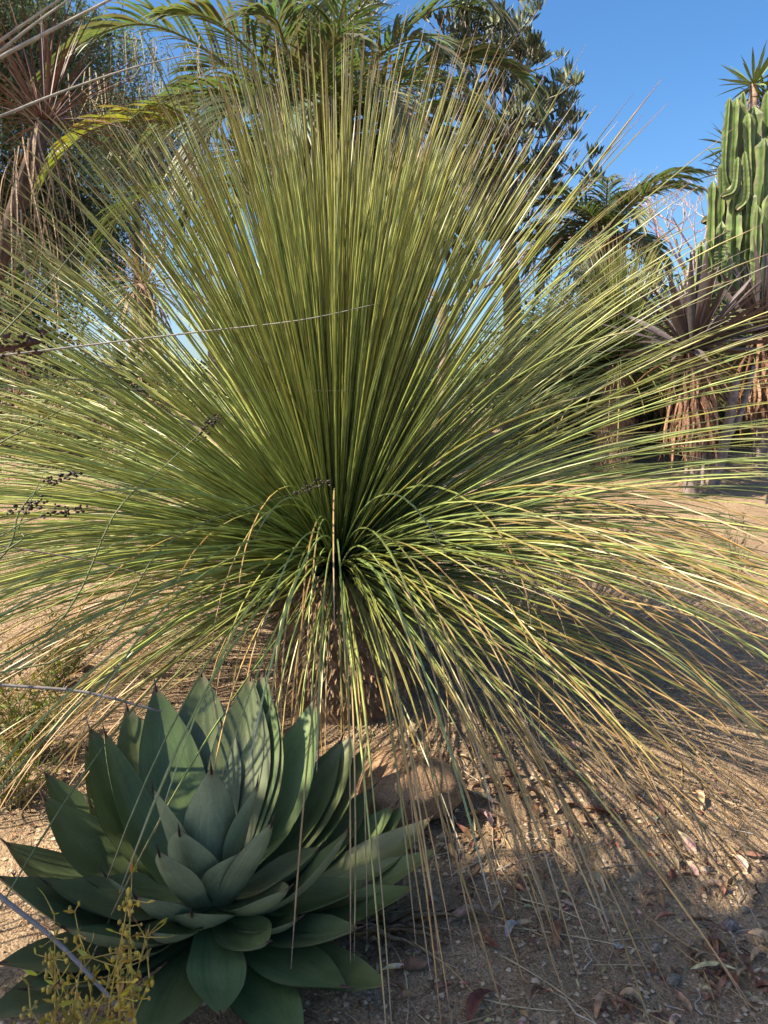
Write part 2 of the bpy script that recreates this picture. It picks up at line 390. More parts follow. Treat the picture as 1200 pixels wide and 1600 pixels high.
def grass_tree(name, label, K, base, n_up, n_low, Lmax, w0, rtrunk, nsep, seed, tcol, group=None, blades=None, nseg=15, lowfrac=1.0):
    rr = random.Random(seed)
    root = thing(name, label, 'plant', base, group)
    H = K.z - base.z
    tb = MB(); n = 20; rings = 12
    for i in range(rings):
        s = i / (rings - 1)
        c = base.lerp(K, s); r0 = rtrunk * (1.12 - 0.25 * s + 0.12 * math.sin(s * 3.1)) * (1 if s < 0.93 else 0.7)
        for k in range(n):
            a = 2 * math.pi * k / n; r = r0 * (1 + 0.09 * noise.noise(Vector((math.cos(a) * 2, math.sin(a) * 2, s * 4 + seed))))
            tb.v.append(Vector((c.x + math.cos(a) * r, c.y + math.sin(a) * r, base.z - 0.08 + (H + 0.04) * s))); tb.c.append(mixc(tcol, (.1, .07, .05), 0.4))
    for i in range(rings - 1):
        for k in range(n):
            k2 = (k + 1) % n; tb.f.append((i * n + k, i * n + k2, (i + 1) * n + k2, (i + 1) * n + k))
    tb.f.append(tuple((rings - 1) * n + k for k in range(n)))
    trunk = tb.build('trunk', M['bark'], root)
    # broken leaf bases that cover the trunk
    sb = MB()
    for i in range(int(9000 * rtrunk)):
        a = rr.uniform(0, 2 * math.pi); s = rr.uniform(0, 0.97)
        c = base.lerp(K, s); r = rtrunk * (1.12 - 0.25 * s + 0.12 * math.sin(s * 3.1)) * (1 if s < 0.93 else 0.8)
        d = Vector((math.cos(a), math.sin(a), 0)); q = Vector((c.x, c.y, base.z + H * s)) + d * (r * 0.96)
        l = rr.uniform(0.025, 0.06); dr = (d + Vector((0, 0, rr.uniform(-0.9, -0.1))) + Vector((rr.gauss(0, .2), rr.gauss(0, .2), 0))).normalized()
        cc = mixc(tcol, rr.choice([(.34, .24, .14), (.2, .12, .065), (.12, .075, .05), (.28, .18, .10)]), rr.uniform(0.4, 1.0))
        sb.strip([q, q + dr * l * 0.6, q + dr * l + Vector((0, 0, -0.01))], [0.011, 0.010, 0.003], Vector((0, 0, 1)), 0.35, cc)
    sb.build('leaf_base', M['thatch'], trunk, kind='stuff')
    out = []
    for az, el, L, sag, age, curl in (blades if blades is not None else []):
        pts = blade_path(K + Vector((math.sin(az), math.cos(az), 0)) * 0.03, az, el, L, sag, nseg, rr, curl); out.append((pts, age, w0 * rr.uniform(.8, 1.0), 0))
    for i in range(n_up):
        az = rr.uniform(0, 2 * math.pi); el = math.asin(rr.uniform(0.08, 0.995))
        if i > n_up * .72: el = R(rr.uniform(66, 89))
        fr = math.cos(az - math.pi)        # how far the blade leans towards the path
        if fr > .55 and el < R(52) and rr.random() < .8: az += math.pi * rr.uniform(.6, 1.4)
        if math.sin(az) > .15 and el < R(62) and rr.random() < (.55 if el < R(45) else .35): continue
        if R(58) < el < R(68) and rr.random() < .35: continue
        if math.sin(az) < -.2 and R(36) < el < R(62) and rr.random() < .15: continue
        L = Lmax * rr.uniform(0.84, 1.05) * (1.0 - 0.105 * math.sin(el) ** 2)
        sag = R(rr.uniform(3, 15)) + R(30) * (1 - math.sin(el)) ** 1.3 + R(16) * math.cos(el) * rr.random()
        o = K + Vector((math.sin(az), math.cos(az), 0)) * (0.085 * math.cos(el)) + Vector((0, 0, rr.uniform(-0.02, 0.08)))
        out.append((blade_path(o, az, el, L, sag, nseg, rr, rr.choice([0, 0, 0.25])), rr.uniform(0.0, 0.06), w0 * rr.uniform(0.75, 1.1), 0))
    for i in range(n_low):
        az = rr.uniform(0, 2 * math.pi); el = R(rr.uniform(-25, 14))
        if math.cos(az - math.pi) > .5 and rr.random() < .85: continue
        L = Lmax * rr.uniform(0.74, 1.0)
        sag = R(rr.uniform(26, 52))
        o = K + Vector((math.sin(az), math.cos(az), 0)) * 0.11 + Vector((0, 0, rr.uniform(-0.16, 0.02)))
        out.append((blade_path(o, az, el, L, sag, nseg, rr, rr.choice([0, 0.2])), rr.uniform(0.18, 0.55) * lowfrac, w0 * rr.uniform(0.8, 1.1), 0))
    clear = []
    for pts, age, ww, st in out:      # blades that would run into the ground lie down on it
        q = []
        for p in pts:
            g = gz(p.x, p.y) + 0.006
            if p.z < g:
                q.append(Vector((p.x, p.y, g + rr.uniform(0, 0.01))))
                if len(q) > 2 and rr.random() < 0.55: break
            else: q.append(p)
        if len(q) > 5: clear.append((q, age, ww, st))
    clear.sort(key=lambda b: -shown(b[0], b[2]))
    for pts, age, ww, st in clear[:nsep]:
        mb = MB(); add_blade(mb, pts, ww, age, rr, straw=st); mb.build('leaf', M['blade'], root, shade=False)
    if len(clear) > nsep:
        mb = MB()
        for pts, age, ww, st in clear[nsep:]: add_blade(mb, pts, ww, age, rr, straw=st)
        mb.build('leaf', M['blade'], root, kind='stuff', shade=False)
    return root
r2 = random.Random(5)
front = []
# blades that lean towards the viewer, arch over and hang to the ground
for k in range(50):
    az = R(180) + r2.gauss(0, 0.55); el = R(r2.choice([r2.uniform(25, 68), r2.uniform(-30, 25)]))
    front.append((az, el, r2.uniform(.95, 1.4), R(r2.uniform(80, 120)) + el * 0.6, r2.uniform(0.2, 0.45), 0.0))
for k in range(92):    # the fan that falls to the front right
    az = R(180) - r2.uniform(0.1, 1.25); el = R(r2.uniform(-8, 36))
    front.append((az, el, r2.uniform(1.5, 2.05), R(r2.uniform(40, 70)) + el * 0.5, r2.uniform(0.22, 0.5), 0.0))
for k in range(30):
    az = R(180) + r2.uniform(0.6, 1.25); el = R(r2.uniform(-14, 18))
    front.append((az, el, r2.uniform(1.3, 1.8), R(r2.uniform(34, 62)) + el * 0.4, r2.uniform(0.2, 0.45), 0.0))
gt = grass_tree('grass_tree', 'huge grass tree with a thick thatched trunk and long arching green needle leaves',
                KC, TRUNK_BASE, 3100, 430, 1.97, 0.0060, 0.25, 298, 11, (.24, .155, .09), blades=front)

# ------------------------------------------------------------------ agave
AG_C = P(330, 1462, 1.86); AG_G = gz(AG_C.x, AG_C.y)
AG_C.z = AG_G + 0.06
def sphere_hit(px, py, C, L, far):
    d = ray(px, py).normalized(); oc = CAM - C
    b = d.dot(oc); c = oc.length_squared - L * L; disc = b * b - c
    if disc <= 0: return CAM + d * (-b)
    t = -b + (1 if far else -1) * math.sqrt(disc)
    return CAM + d * t
WPROF = [(0, .60), (.12, .58), (.3, .76), (.46, .95), (.56, 1.0), (.66, .95), (.76, .80), (.86, .54), (.93, .30), (.975, .12), (1, .03)]
UCOL = [-1, -.97, -.72, -.4, -.06, .06, .4, .72, .97, 1]
def agave_leaf(root, base, tip, width, bulge, cup, tone, rr, twist=0.0, axis_h=1.2, tipup=0.0):
    d = tip - base; L = d.length
    out = Vector((tip.x - AG_C.x, tip.y - AG_C.y, 0)); out = out.normalized() if out.length > 1e-3 else Vector((0, -1, 0))
    dn = d.normalized(); low = (out * 0.5 - Vector((0, 0, 1)) * (0.9 if dn.z < 0.75 else 0.2)); low = low - dn * low.dot(dn)
    low = low.normalized() if low.length > 1e-3 else out
    ctrl = base + d * 0.5 + low * (bulge * L * 2)
    n, m = 17, 10
    top = AG_C + Vector((0, 0, axis_h))
    pts = []
    for i in range(n):
        t = i / (n - 1)
        p = base * (1 - t) ** 2 + ctrl * (2 * t * (1 - t)) + tip * t * t
        p = p + Vector((0, 0, tipup * L * max(0, t - 0.6) ** 2 * 2.5))
        pts.append(p)
    mb = MB()
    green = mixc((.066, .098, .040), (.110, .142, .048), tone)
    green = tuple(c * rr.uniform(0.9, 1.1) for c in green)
    under = mixc(green, (.32, .345, .20), 0.75); edge = (.05, .035, .028)
    ph = rr.uniform(0, 6); lt = []; seed_ = rr.random()
    for face in (0, 1):
        b = len(mb.v)
        for i, p in enumerate(pts):
            t = i / (n - 1)
            tg = (pts[min(i + 1, n - 1)] - pts[max(i - 1, 0)]).normalized()
            nn = (top - p); nn = (nn - tg * nn.dot(tg)).normalized()
            sd = tg.cross(nn).normalized()
            if twist: q = Matrix.Rotation(twist * t, 3, tg); sd = q @ sd; nn = q @ nn
            h = width * 0.5 * interp(WPROF, t)
            for j in range(m):
                u = u2 = UCOL[j]
                wav = 0.012 * math.sin(9 * t + ph) * u * abs(u)
                off = cup * h * (abs(u2) ** 1.5) + wav * h * 4
                th = (0.011 * (1 - t) + 0.0025) * (1 - u2 * u2)
                q = p + sd * (h * u2) + nn * (off + (th if face == 0 else -th))
                mb.v.append(q)
                c = green if face == 0 else under
                c = mixc(c, (.26, .27, .15), 0.35 * smooth(0.16, 0, t))
                if abs(u) > .99: c = edge
                elif abs(u) < .1: c = mixc(c, (.20, .22, .10), 0.16)
                elif abs(u) > .7: c = mixc(c, (.17, .19, .09), 0.12)
                c = mixc(c, (.16, .10, .06), smooth(.945, 1, t))
                mb.c.append(c); lt.append((t, u, seed_))
        for i in range(n - 1):
            for j in range(m - 1):
                a = b + i * m + j; q = (a, a + 1, a + m + 1, a + m)
                mb.f.append(q if face == 0 else q[::-1])
    lf = mb.build('leaf', M['agave'], root)
    at_ = lf.data.attributes.new('along', 'FLOAT_VECTOR', 'POINT'); at_.data.foreach_set('vector', np.array(lt, dtype=np.float32).ravel())
    tg = (pts[-1] - pts[-3]).normalized(); sp = MB()
    sp.tube([pts[-1] - tg * 0.016, pts[-1] + tg * 0.004, pts[-1] + tg * 0.03 + Vector((rr.gauss(0, .002), 0, rr.gauss(0, .002)))], [0.0042, 0.003, 0.0004], 5, (.045, .022, .02))
    sp.build('spine', M['spine'], lf)
ag = thing('agave', 'broad leaved blue green agave rosette with dark spine tips in front of the grass tree', 'plant', (AG_C.x, AG_C.y, AG_G))
ra = random.Random(3)
#  tip px, tip py, length, far, width, bulge, cup, tone
AGL = [
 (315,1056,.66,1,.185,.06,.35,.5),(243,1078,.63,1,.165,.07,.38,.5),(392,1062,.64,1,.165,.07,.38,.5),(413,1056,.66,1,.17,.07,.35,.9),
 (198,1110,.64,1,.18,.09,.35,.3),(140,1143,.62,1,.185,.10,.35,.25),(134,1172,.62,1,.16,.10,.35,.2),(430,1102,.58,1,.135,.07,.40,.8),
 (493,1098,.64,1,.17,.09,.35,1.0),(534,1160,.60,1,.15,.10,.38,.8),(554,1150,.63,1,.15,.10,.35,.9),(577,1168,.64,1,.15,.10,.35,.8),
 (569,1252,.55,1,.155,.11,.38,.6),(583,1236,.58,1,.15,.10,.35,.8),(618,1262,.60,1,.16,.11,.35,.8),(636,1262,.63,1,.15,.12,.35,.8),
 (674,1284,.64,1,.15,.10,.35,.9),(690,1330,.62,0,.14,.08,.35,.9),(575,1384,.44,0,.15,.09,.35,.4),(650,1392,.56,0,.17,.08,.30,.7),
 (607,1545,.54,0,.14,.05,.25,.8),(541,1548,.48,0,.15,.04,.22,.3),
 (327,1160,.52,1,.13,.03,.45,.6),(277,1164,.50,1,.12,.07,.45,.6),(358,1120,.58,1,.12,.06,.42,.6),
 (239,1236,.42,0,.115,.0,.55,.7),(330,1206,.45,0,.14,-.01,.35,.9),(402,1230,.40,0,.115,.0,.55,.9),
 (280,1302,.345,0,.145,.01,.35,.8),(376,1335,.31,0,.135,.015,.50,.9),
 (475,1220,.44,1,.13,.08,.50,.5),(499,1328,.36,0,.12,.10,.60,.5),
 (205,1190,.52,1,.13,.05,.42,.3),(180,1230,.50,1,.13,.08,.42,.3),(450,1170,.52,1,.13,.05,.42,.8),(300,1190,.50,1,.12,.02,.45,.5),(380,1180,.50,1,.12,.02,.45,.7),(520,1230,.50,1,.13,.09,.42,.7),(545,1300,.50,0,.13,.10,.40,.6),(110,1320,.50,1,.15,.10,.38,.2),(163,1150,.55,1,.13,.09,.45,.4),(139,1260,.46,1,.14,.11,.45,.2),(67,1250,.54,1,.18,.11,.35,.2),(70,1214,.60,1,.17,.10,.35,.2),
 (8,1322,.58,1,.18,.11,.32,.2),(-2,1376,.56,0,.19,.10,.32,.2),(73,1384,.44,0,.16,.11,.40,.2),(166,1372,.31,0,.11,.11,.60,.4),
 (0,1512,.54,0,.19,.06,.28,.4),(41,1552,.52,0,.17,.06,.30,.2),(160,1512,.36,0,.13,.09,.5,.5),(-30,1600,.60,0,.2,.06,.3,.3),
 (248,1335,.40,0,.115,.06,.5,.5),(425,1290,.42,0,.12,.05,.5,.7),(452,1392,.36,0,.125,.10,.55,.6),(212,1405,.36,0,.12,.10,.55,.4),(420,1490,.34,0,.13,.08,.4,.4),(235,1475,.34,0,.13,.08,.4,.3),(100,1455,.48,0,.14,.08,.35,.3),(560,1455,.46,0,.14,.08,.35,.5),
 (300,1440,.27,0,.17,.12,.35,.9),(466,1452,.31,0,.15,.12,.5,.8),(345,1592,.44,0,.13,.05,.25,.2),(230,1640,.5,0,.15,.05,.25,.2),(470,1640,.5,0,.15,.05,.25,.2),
]
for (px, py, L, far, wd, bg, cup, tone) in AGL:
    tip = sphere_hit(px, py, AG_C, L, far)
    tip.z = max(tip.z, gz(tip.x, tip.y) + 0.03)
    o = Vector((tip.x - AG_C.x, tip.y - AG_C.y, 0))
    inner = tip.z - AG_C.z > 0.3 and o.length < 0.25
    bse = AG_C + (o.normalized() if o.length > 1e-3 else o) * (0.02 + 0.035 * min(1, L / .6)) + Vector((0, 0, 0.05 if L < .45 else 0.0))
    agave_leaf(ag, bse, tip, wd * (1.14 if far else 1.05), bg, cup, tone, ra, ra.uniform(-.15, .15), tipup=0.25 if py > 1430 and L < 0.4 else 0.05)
core = MB()
core.tube([Vector((AG_C.x, AG_C.y, AG_G - 0.06)), Vector((AG_C.x, AG_C.y, AG_G + 0.06)), Vector((AG_C.x, AG_C.y, AG_G + 0.13))], [0.10, 0.085, 0.03], 14, (.13, .15, .07))
core.build('stem', M['succulent'], ag)
for k in range(9):      # dried lower leaves curled on the soil
    q0 = P(520 + 14 * k, 1470 + ra.uniform(-10, 40), 1.86); a = ra.uniform(-0.5, 0.35)
    L = ra.uniform(0.16, 0.28); pts = []
    for i in range(7):
        s = i / 6; x = q0.x - 0.05 + math.cos(a) * L * s; y = q0.y + math.sin(a) * L * s
        pts.append(Vector((x, y, gz(x, y) + 0.012 + 0.035 * math.sin(s * 3) * ra.uniform(.7, 1.2))))
    mb = MB(); mb.strip(pts, [0.03 * (1 - (i / 6) ** 2) + 0.003 for i in range(7)], Vector((0, 0.3, 1)), 0.9, ra.choice([(.30, .22, .13), (.24, .17, .10), (.14, .12, .06)]))
    mb.build('dead_leaf', M['dry'], ag)

# ------------------------------------------------------------------ stones
def stone(name, label, cat, px, py, sx, sy, sz, col, seed, group=None, sub=3, sink=0.3, flat=0.0, rough=0.22, pos=None):
    rr = random.Random(seed); g = pos or on_ground(px, py)
    mb = MB(); vs, fs = ICO[sub]; off = Vector((seed * 3.1, seed * 1.7, 0))
    for q in vs:
        p = Vector(q); k = 1 + rough * noise.noise(p * 1.3 + off) + rough * 0.4 * noise.noise(p * 3.4 + off)
        # planed faces make it a broken stone
        for ax in range(7):
            rr2 = random.Random(seed * 31 + ax); dn = Vector((rr2.gauss(0, 1), rr2.gauss(0, 1), rr2.gauss(0, .8))).normalized()
            e = p.dot(dn) * k - rr2.uniform(.62, .8)
            if flat and e > 0: p = p - dn * (e * flat)
        mb.v.append(Vector((p.x * sx * k, p.y * sy * k, p.z * sz * k + sz * (1 - sink)))); 
        mb.c.append(mixc(col, tuple(c * 0.6 for c in col), smooth(0.1, 0.6, noise.noise(p * 2.2 + off * 2) + 0.3)))
    mb.f = [tuple(f) for f in fs]
    o = put(name, mb.mesh(name, M['stone']), loc=g, rot=(0, 0, rr.uniform(0, 6)))
    return tag(o, label, cat, group)
bd = stone('boulder', 'tan pinkish boulder lying behind the agave', 'boulder', 640, 1262, .22, .17, .125, (.44, .29, .18), 4, flat=.97, rough=.22, sink=.5)
stone('rock', 'pale broken rock standing in the sunlit gravel left of the agave', 'rock', 112, 1052, .05, .045, .06, (.46, .36, .26), 9, flat=.9)
stone('rock', 'flat cream rock beneath the left needles of the grass tree', 'rock', 225, 988, .09, .06, .035, (.5, .4, .28), 12, flat=.8)
stone('pebble', 'round grey pebble, the smoothest one, low in the bottom right corner', 'pebble', 1050, 1542, .017, .016, .015, (.34, .30, .25), 21, rough=.07, sink=.25)
stone('pebble', 'white and grey pebble catching sun among the red leaves at the right', 'pebble', 1101, 1364, .016, .013, .012, (.50, .41, .32), 22, rough=.12, flat=.4)
stone('pebble', 'flat pale bluish pebble alone on the shaded soil', 'pebble', 966, 1482, .015, .008, .006, (.50, .52, .50), 23, rough=.1)
stone('rock', 'rough dark grey rock at the right edge of the shaded soil', 'rock', 1142, 1456, .026, .022, .018, (.27, .25, .25), 24, flat=.8)
stone('pebble', 'small slate blue pebble beside the smooth round grey pebble', 'pebble', 1012, 1527, .009, .007, .006, (.27, .26, .27), 25, rough=.1)

# ------------------------------------------------------------------ palms
def leaflet(mb, p, d, nrm, L, wd, droop, col, rr):
    pts = []; q = p.copy(); dd = d.normalized()
    for i in range(6):
        pts.append(q.copy()); s = i / 5
        dd = (dd + Vector((0, 0, -1)) * droop * (0.2 + s) * 0.22).normalized(); q = q + dd * (L / 5)
    tip = mixc(col, (.26, .23, .13), 0.4)
    mb.strip(pts, [wd * k for k in (.35, .9, 1, .85, .55, .05)], nrm, 0.45, [col] * 4 + [mixc(col, tip, .4), tip])
def frond(root, ctrl, nleaf, ll, wd, col, rr, sep=0, droop=1.0, stalk=(.2, .2, .08), r0=0.02, vlift=0.35, start=0.12, name='frond', mat='palm', a0=62, a1=18):
    N = 40; pts = spline(ctrl, N)
    rm = MB(); rm.tube(pts, [r0 * (1 - 0.85 * i / (N - 1)) for i in range(N)], 5, stalk)
    fr = rm.build(name, M[mat], root)
    rest = MB(); made = 0
    for i in range(nleaf):
        t = start + (1 - start) * (i + 0.5) / nleaf; f = t * (N - 1); k = min(N - 2, int(f)); p = pts[k].lerp(pts[k + 1], f - k)
        tg = (pts[k + 1] - pts[k]).normalized()
        sd = tg.cross(Vector((0, 0, 1))); sd = sd.normalized() if sd.length > .05 else perp(tg, Vector((0, 1, 0))); up = sd.cross(tg)
        for sgn in (-1, 1):
            a = R(lerp(a0, a1, t) + rr.uniform(-7, 7)); d = tg * math.cos(a) + (sd * sgn * math.cos(vlift) + up * math.sin(vlift)) * math.sin(a)
            d = d + Vector((rr.gauss(0, .06), rr.gauss(0, .06), rr.gauss(0, .06)))
            L = ll * interp([(0, .55), (.3, 1), (.6, .95), (.85, .65), (1, .4)], t) * rr.uniform(.85, 1.1)
            c = tuple(x * rr.uniform(.75, 1.25) for x in col)
            nr = (up * 1.0 - sd * sgn * 0.5 + Vector((rr.gauss(0, .15), rr.gauss(0, .15), 0))).normalized()
            if made < sep:
                mb = MB(); leaflet(mb, p, d, nr, L, wd, droop, c, rr); mb.build('leaflet', M[mat], fr); made += 1
            else: leaflet(rest, p, d, nr, L, wd, droop, c, rr)
    if rest.v: rest.build('leaflet', M[mat], fr, kind='stuff')
    return fr
def palm_trunk(root, base, top, r, seed, col):
    mb = MB(); N = 26; rr = random.Random(seed)
    pts = [base.lerp(top, i / (N - 1)) + Vector((0, 0, -0.1 if i == 0 else 0)) for i in range(N)]
    mb.tube(pts, [r * (1.1 - .2 * i / N + (.06 if i % 2 else -.05)) for i in range(N)], 14, col)
    t = mb.build('trunk', M['bark'], root)
    bs = MB()
    for i in range(110):        # old frond bases
        s = rr.uniform(.35, 1); a = i * 2.4; p = base.lerp(top, s); d = Vector((math.cos(a), math.sin(a), 0))
        q = p + d * r * .8; bs.strip([q, q + d * .07 + Vector((0, 0, .09)), q + d * .1 + Vector((0, 0, .2))], [.09, .06, .03], d, .3, mixc(col, (.36, .27, .18), rr.random()))
    bs.build('frond_base', M['thatch'], t, kind='stuff')
rp = random.Random(17)
PG = (.105, .125, .055); PY = (.21, .20, .04); PD = (.07, .09, .042); PS = (.14, .155, .092)  # PY is yellow to put backlight into the left frond's colour
YS = 1.3
YC = 6.2 * YS
pc = P(505, 225, YC); pb = Vector((pc.x + .05, pc.y, gz(pc.x, pc.y)))
palm = thing('feather_palm', 'tall feather palm with arching grey green fronds rising behind the grass tree', 'palm', pb)
palm_trunk(palm, pb, pc, .24, 2, (.2, .15, .11))
FR = [   # pixel path of the midrib with its distance; leaflets, length, colour, separate leaflets
 ([(420,255,6.1),(340,212,5.8),(240,190,5.6),(140,205,5.4),(60,285,5.3)],44,.50,PY,70),
 ([(440,280,6.2),(330,292,6.0),(240,300,5.9),(180,345,5.9),(140,410,5.9)],36,.42,PD,50),
 ([(430,190,6.2),(345,95,6.0),(240,40,5.8),(150,55,5.6),(75,110,5.5)],40,.50,PG,50),
 ([(455,160,6.3),(410,40,6.2),(350,-70,6.1),(270,-120,6.0)],40,.55,PG,40),
 ([(480,150,6.0),(440,20,5.8),(420,-90,5.7),(440,-150,5.6)],40,.55,PG,20),
 ([(520,150,6.2),(540,50,6.1),(620,-40,6.0),(720,-30,5.9),(790,30,5.8)],44,.50,PS,40),
 ([(560,170,6.3),(640,110,6.2),(730,92,6.1),(810,120,6.0),(850,190,5.9)],44,.46,PG,30),
 ([(570,250,6.2),(660,262,6.1),(740,262,6.1),(820,262,6.1)],34,.40,PD,0),
 ([(560,200,6.6),(650,170,6.8),(740,190,7.0),(800,260,7.1)],38,.44,PS,0),
 ([(500,150,6.6),(520,20,6.8),(560,-60,7.0)],38,.50,PG,0),
 ([(470,190,6.6),(400,120,7.0),(320,110,7.2),(260,170,7.3)],38,.46,PD,0),
 ([(500,190,5.7),(505,110,5.3),(520,60,5.0),(560,60,4.7)],36,.42,PG,0),
 ([(530,180,5.8),(590,90,5.4),(650,60,5.1),(700,90,4.9)],36,.42,PS,0),
 ([(460,170,5.9),(400,90,5.5),(330,30,5.2),(260,20,5.0)],36,.44,PG,0),
 ([(540,170,6.5),(620,60,6.7),(700,10,6.9),(790,40,7.0)],38,.46,PG,0),
 ([(450,230,6.6),(370,240,7.0),(310,300,7.2),(280,380,7.3)],32,.40,PD,0),
 ([(490,160,6.2),(480,30,6.2),(490,-80,6.2),(530,-140,6.1)],38,.5,PG,0),
 ([(490,260,5.9),(470,300,5.6),(450,360,5.4),(440,430,5.4)],34,.40,PG,0),
 ([(530,250,5.9),(560,300,5.6),(585,370,5.5),(590,440,5.5)],34,.40,PD,0),
 ([(470,240,6.4),(410,270,6.5),(370,340,6.5),(350,420,6.5)],34,.42,PS,0),
 ([(555,245,6.4),(610,300,6.5),(640,380,6.6),(650,450,6.6)],34,.42,PS,0),
 ([(500,160,5.8),(450,80,5.4),(430,30,5.1),(390,20,4.9)],38,.46,PS,0),
 ([(530,150,6.4),(560,60,6.6),(590,0,6.8),(650,-30,7.0)],38,.50,PD,0),
 ([(515,150,6.3),(500,60,6.5),(460,-10,6.7),(400,-40,6.9)],38,.50,PD,0),
 ([(540,240,6.0),(600,230,5.8),(660,280,5.6),(690,360,5.6)],30,.38,PD,0),
]
for path, nl, ll, col, sep in FR:
    frond(palm, [pc] + [P(p[0], p[1], p[2] * YS) for p in path], int(nl * 1.35), ll * YS, .031, col, rp, sep, droop=1.0, r0=.022)
for k in range(20):     # the rest of the crown, all round
    az = k * 2.4 + .5; el = R(rp.uniform(-5, 62)); L = rp.uniform(1.9, 2.6); pts = [pc + Vector((0, 0, .05))]; p = pc.copy(); e = el
    for i in range(5):
        e = el - R(95) * ((i + .5) / 5) ** 1.1; p = p + Vector((math.sin(az) * math.cos(e), math.cos(az) * math.cos(e), math.sin(e))) * (L / 5); pts.append(p.copy())
    frond(palm, pts, 46, .58, .031, rp.choice([PD, PD, PS, PG]), rp, 0, droop=1.3, r0=.02)
for k in range(9):      # dead fronds hanging down the trunk
    az = k * 2.4 + 1; d = Vector((math.sin(az), math.cos(az), 0)); L = rp.uniform(.9, 1.5); p0 = pc + Vector((0, 0, -.15))
    frond(palm, [p0, p0 + d * .45 + Vector((0, 0, -.1)), p0 + d * .6 + Vector((0, 0, -L * .6)), p0 + d * .62 + Vector((0, 0, -L))], 26, .3, .018, (.24, .19, .13), rp, 0, droop=2.2, stalk=(.3, .24, .18), r0=.014, name='dead_frond', mat='dry', start=.3)
for k, (x, y, Y) in enumerate([(250,130,5.6),(330,150,5.7),(215,60,5.6),(300,75,5.8),(150,120,5.5)]):   # thin dried strands hanging from the fronds
    p0 = P(x, y, Y * YS); mb = MB()
    for j in range(12):
        q = p0 + Vector((rp.gauss(0, .12), rp.gauss(0, .1), 0)); L = rp.uniform(.25, .6)
        mb.strip([q, q + Vector((rp.gauss(0, .03), 0, -L * .5)), q + Vector((rp.gauss(0, .08), 0, -L))], [.008, .007, .002], Vector((0, -1, 0)), .2, (.42, .36, .22))
    mb.build('dry_strand', M['dry'], palm)

# smaller palm at the right with a skirt of dead fronds
pc2 = P(945, 372, 9.0); pb2 = Vector((pc2.x, pc2.y, gz(pc2.x, pc2.y)))
palm2 = thing('feather_palm', 'short grey green palm with grey dead fronds hanging on its trunk, left of the cactus', 'palm', pb2)
palm_trunk(palm2, pb2, pc2, .2, 3, (.22, .17, .13))
for k in range(20):
    az = k * 2.4 + .3; el = R(rp.uniform(0, 72)); L = rp.uniform(1.0, 1.4); pts = [pc2]; p = pc2.copy(); e = el
    for i in range(5):
        e = el - R(85) * ((i + .5) / 5) ** 1.2; p = p + Vector((math.sin(az) * math.cos(e), math.cos(az) * math.cos(e), math.sin(e))) * (L / 5); pts.append(p.copy())
    frond(palm2, pts, 30, .34, .028, mixc(PS, (.10, .12, .05), rp.random()), rp, 12 if k < 20 else 0, droop=1.3, r0=.016)
for k in range(26):
    az = k * 2.4; d = Vector((math.sin(az), math.cos(az), 0)); L = rp.uniform(.9, 1.5)
    p0 = pc2 + Vector((0, 0, -.1 - .02 * k)); sp = rp.uniform(.18, .75)
    pts = [p0, p0 + d * sp * .7 + Vector((0, 0, -.1)), p0 + d * sp + Vector((0, 0, -L * .55)), p0 + d * sp * 1.1 + Vector((0, 0, -L))]
    frond(palm2, pts, 16, .2, .018, (.26, .22, .18), rp, 0, droop=2.2, stalk=(.36, .3, .26), r0=.014, name='dead_frond', mat='dry', start=.3)

# ------------------------------------------------------------------ rosette plants with dead leaf skirts
def strap_mesh(L, wd, droop, col, seed, mat, fold=.35, tip=None):
    mb = MB(); pts = []; p = Vector((0, 0, 0)); a = 0
    for i in range(9):
        pts.append(p.copy()); a = -droop * (i / 8) ** 1.4; p = p + Vector((0, math.cos(a), math.sin(a))) * (L / 8)
    ws = [wd * k for k in (.55, .62, .8, .95, 1, .92, .72, .42, .04)]
    mb.strip(pts, ws, Vector((0, 0, 1)), fold, [mixc(col, tip or col, (i / 8) ** 2) for i in range(9)])
    return mb.mesh('leaf', M[mat])
def orient(az, el, roll=0):
    """leaf mesh runs along +Y with its upper face to +Z"""
    return (Matrix.Rotation(-az, 4, 'Z') @ Matrix.Rotation(el, 4, 'X') @ Matrix.Rotation(roll, 4, 'Y')).to_euler()
def rosette(root, c, n, L, wd, cols, rr, elmin=-25, droop=.5, mat='succulent', fold=.35, tip=None, elmax=88, azs=None):
    meshes = [strap_mesh(L, wd, droop * q, cc, 0, mat, fold, tip) for cc in cols for q in (.5, 1, 1.5)]
    org = parent_origin[root.name]
    for i in range(n):
        s = (i + .5) / n
        el = R(lerp(elmax, elmin, s ** .8) + rr.gauss(0, 5)); az = i * 2.39996 + rr.gauss(0, .15)
        k = rr.uniform(.8, 1.05)
        put('leaf', rr.choice(meshes), root, loc=c - org + Vector((math.sin(az), math.cos(az), 0)) * .03, rot=orient(az, el, rr.gauss(0, .35)), scale=(k * rr.uniform(.85, 1.15), k, k))
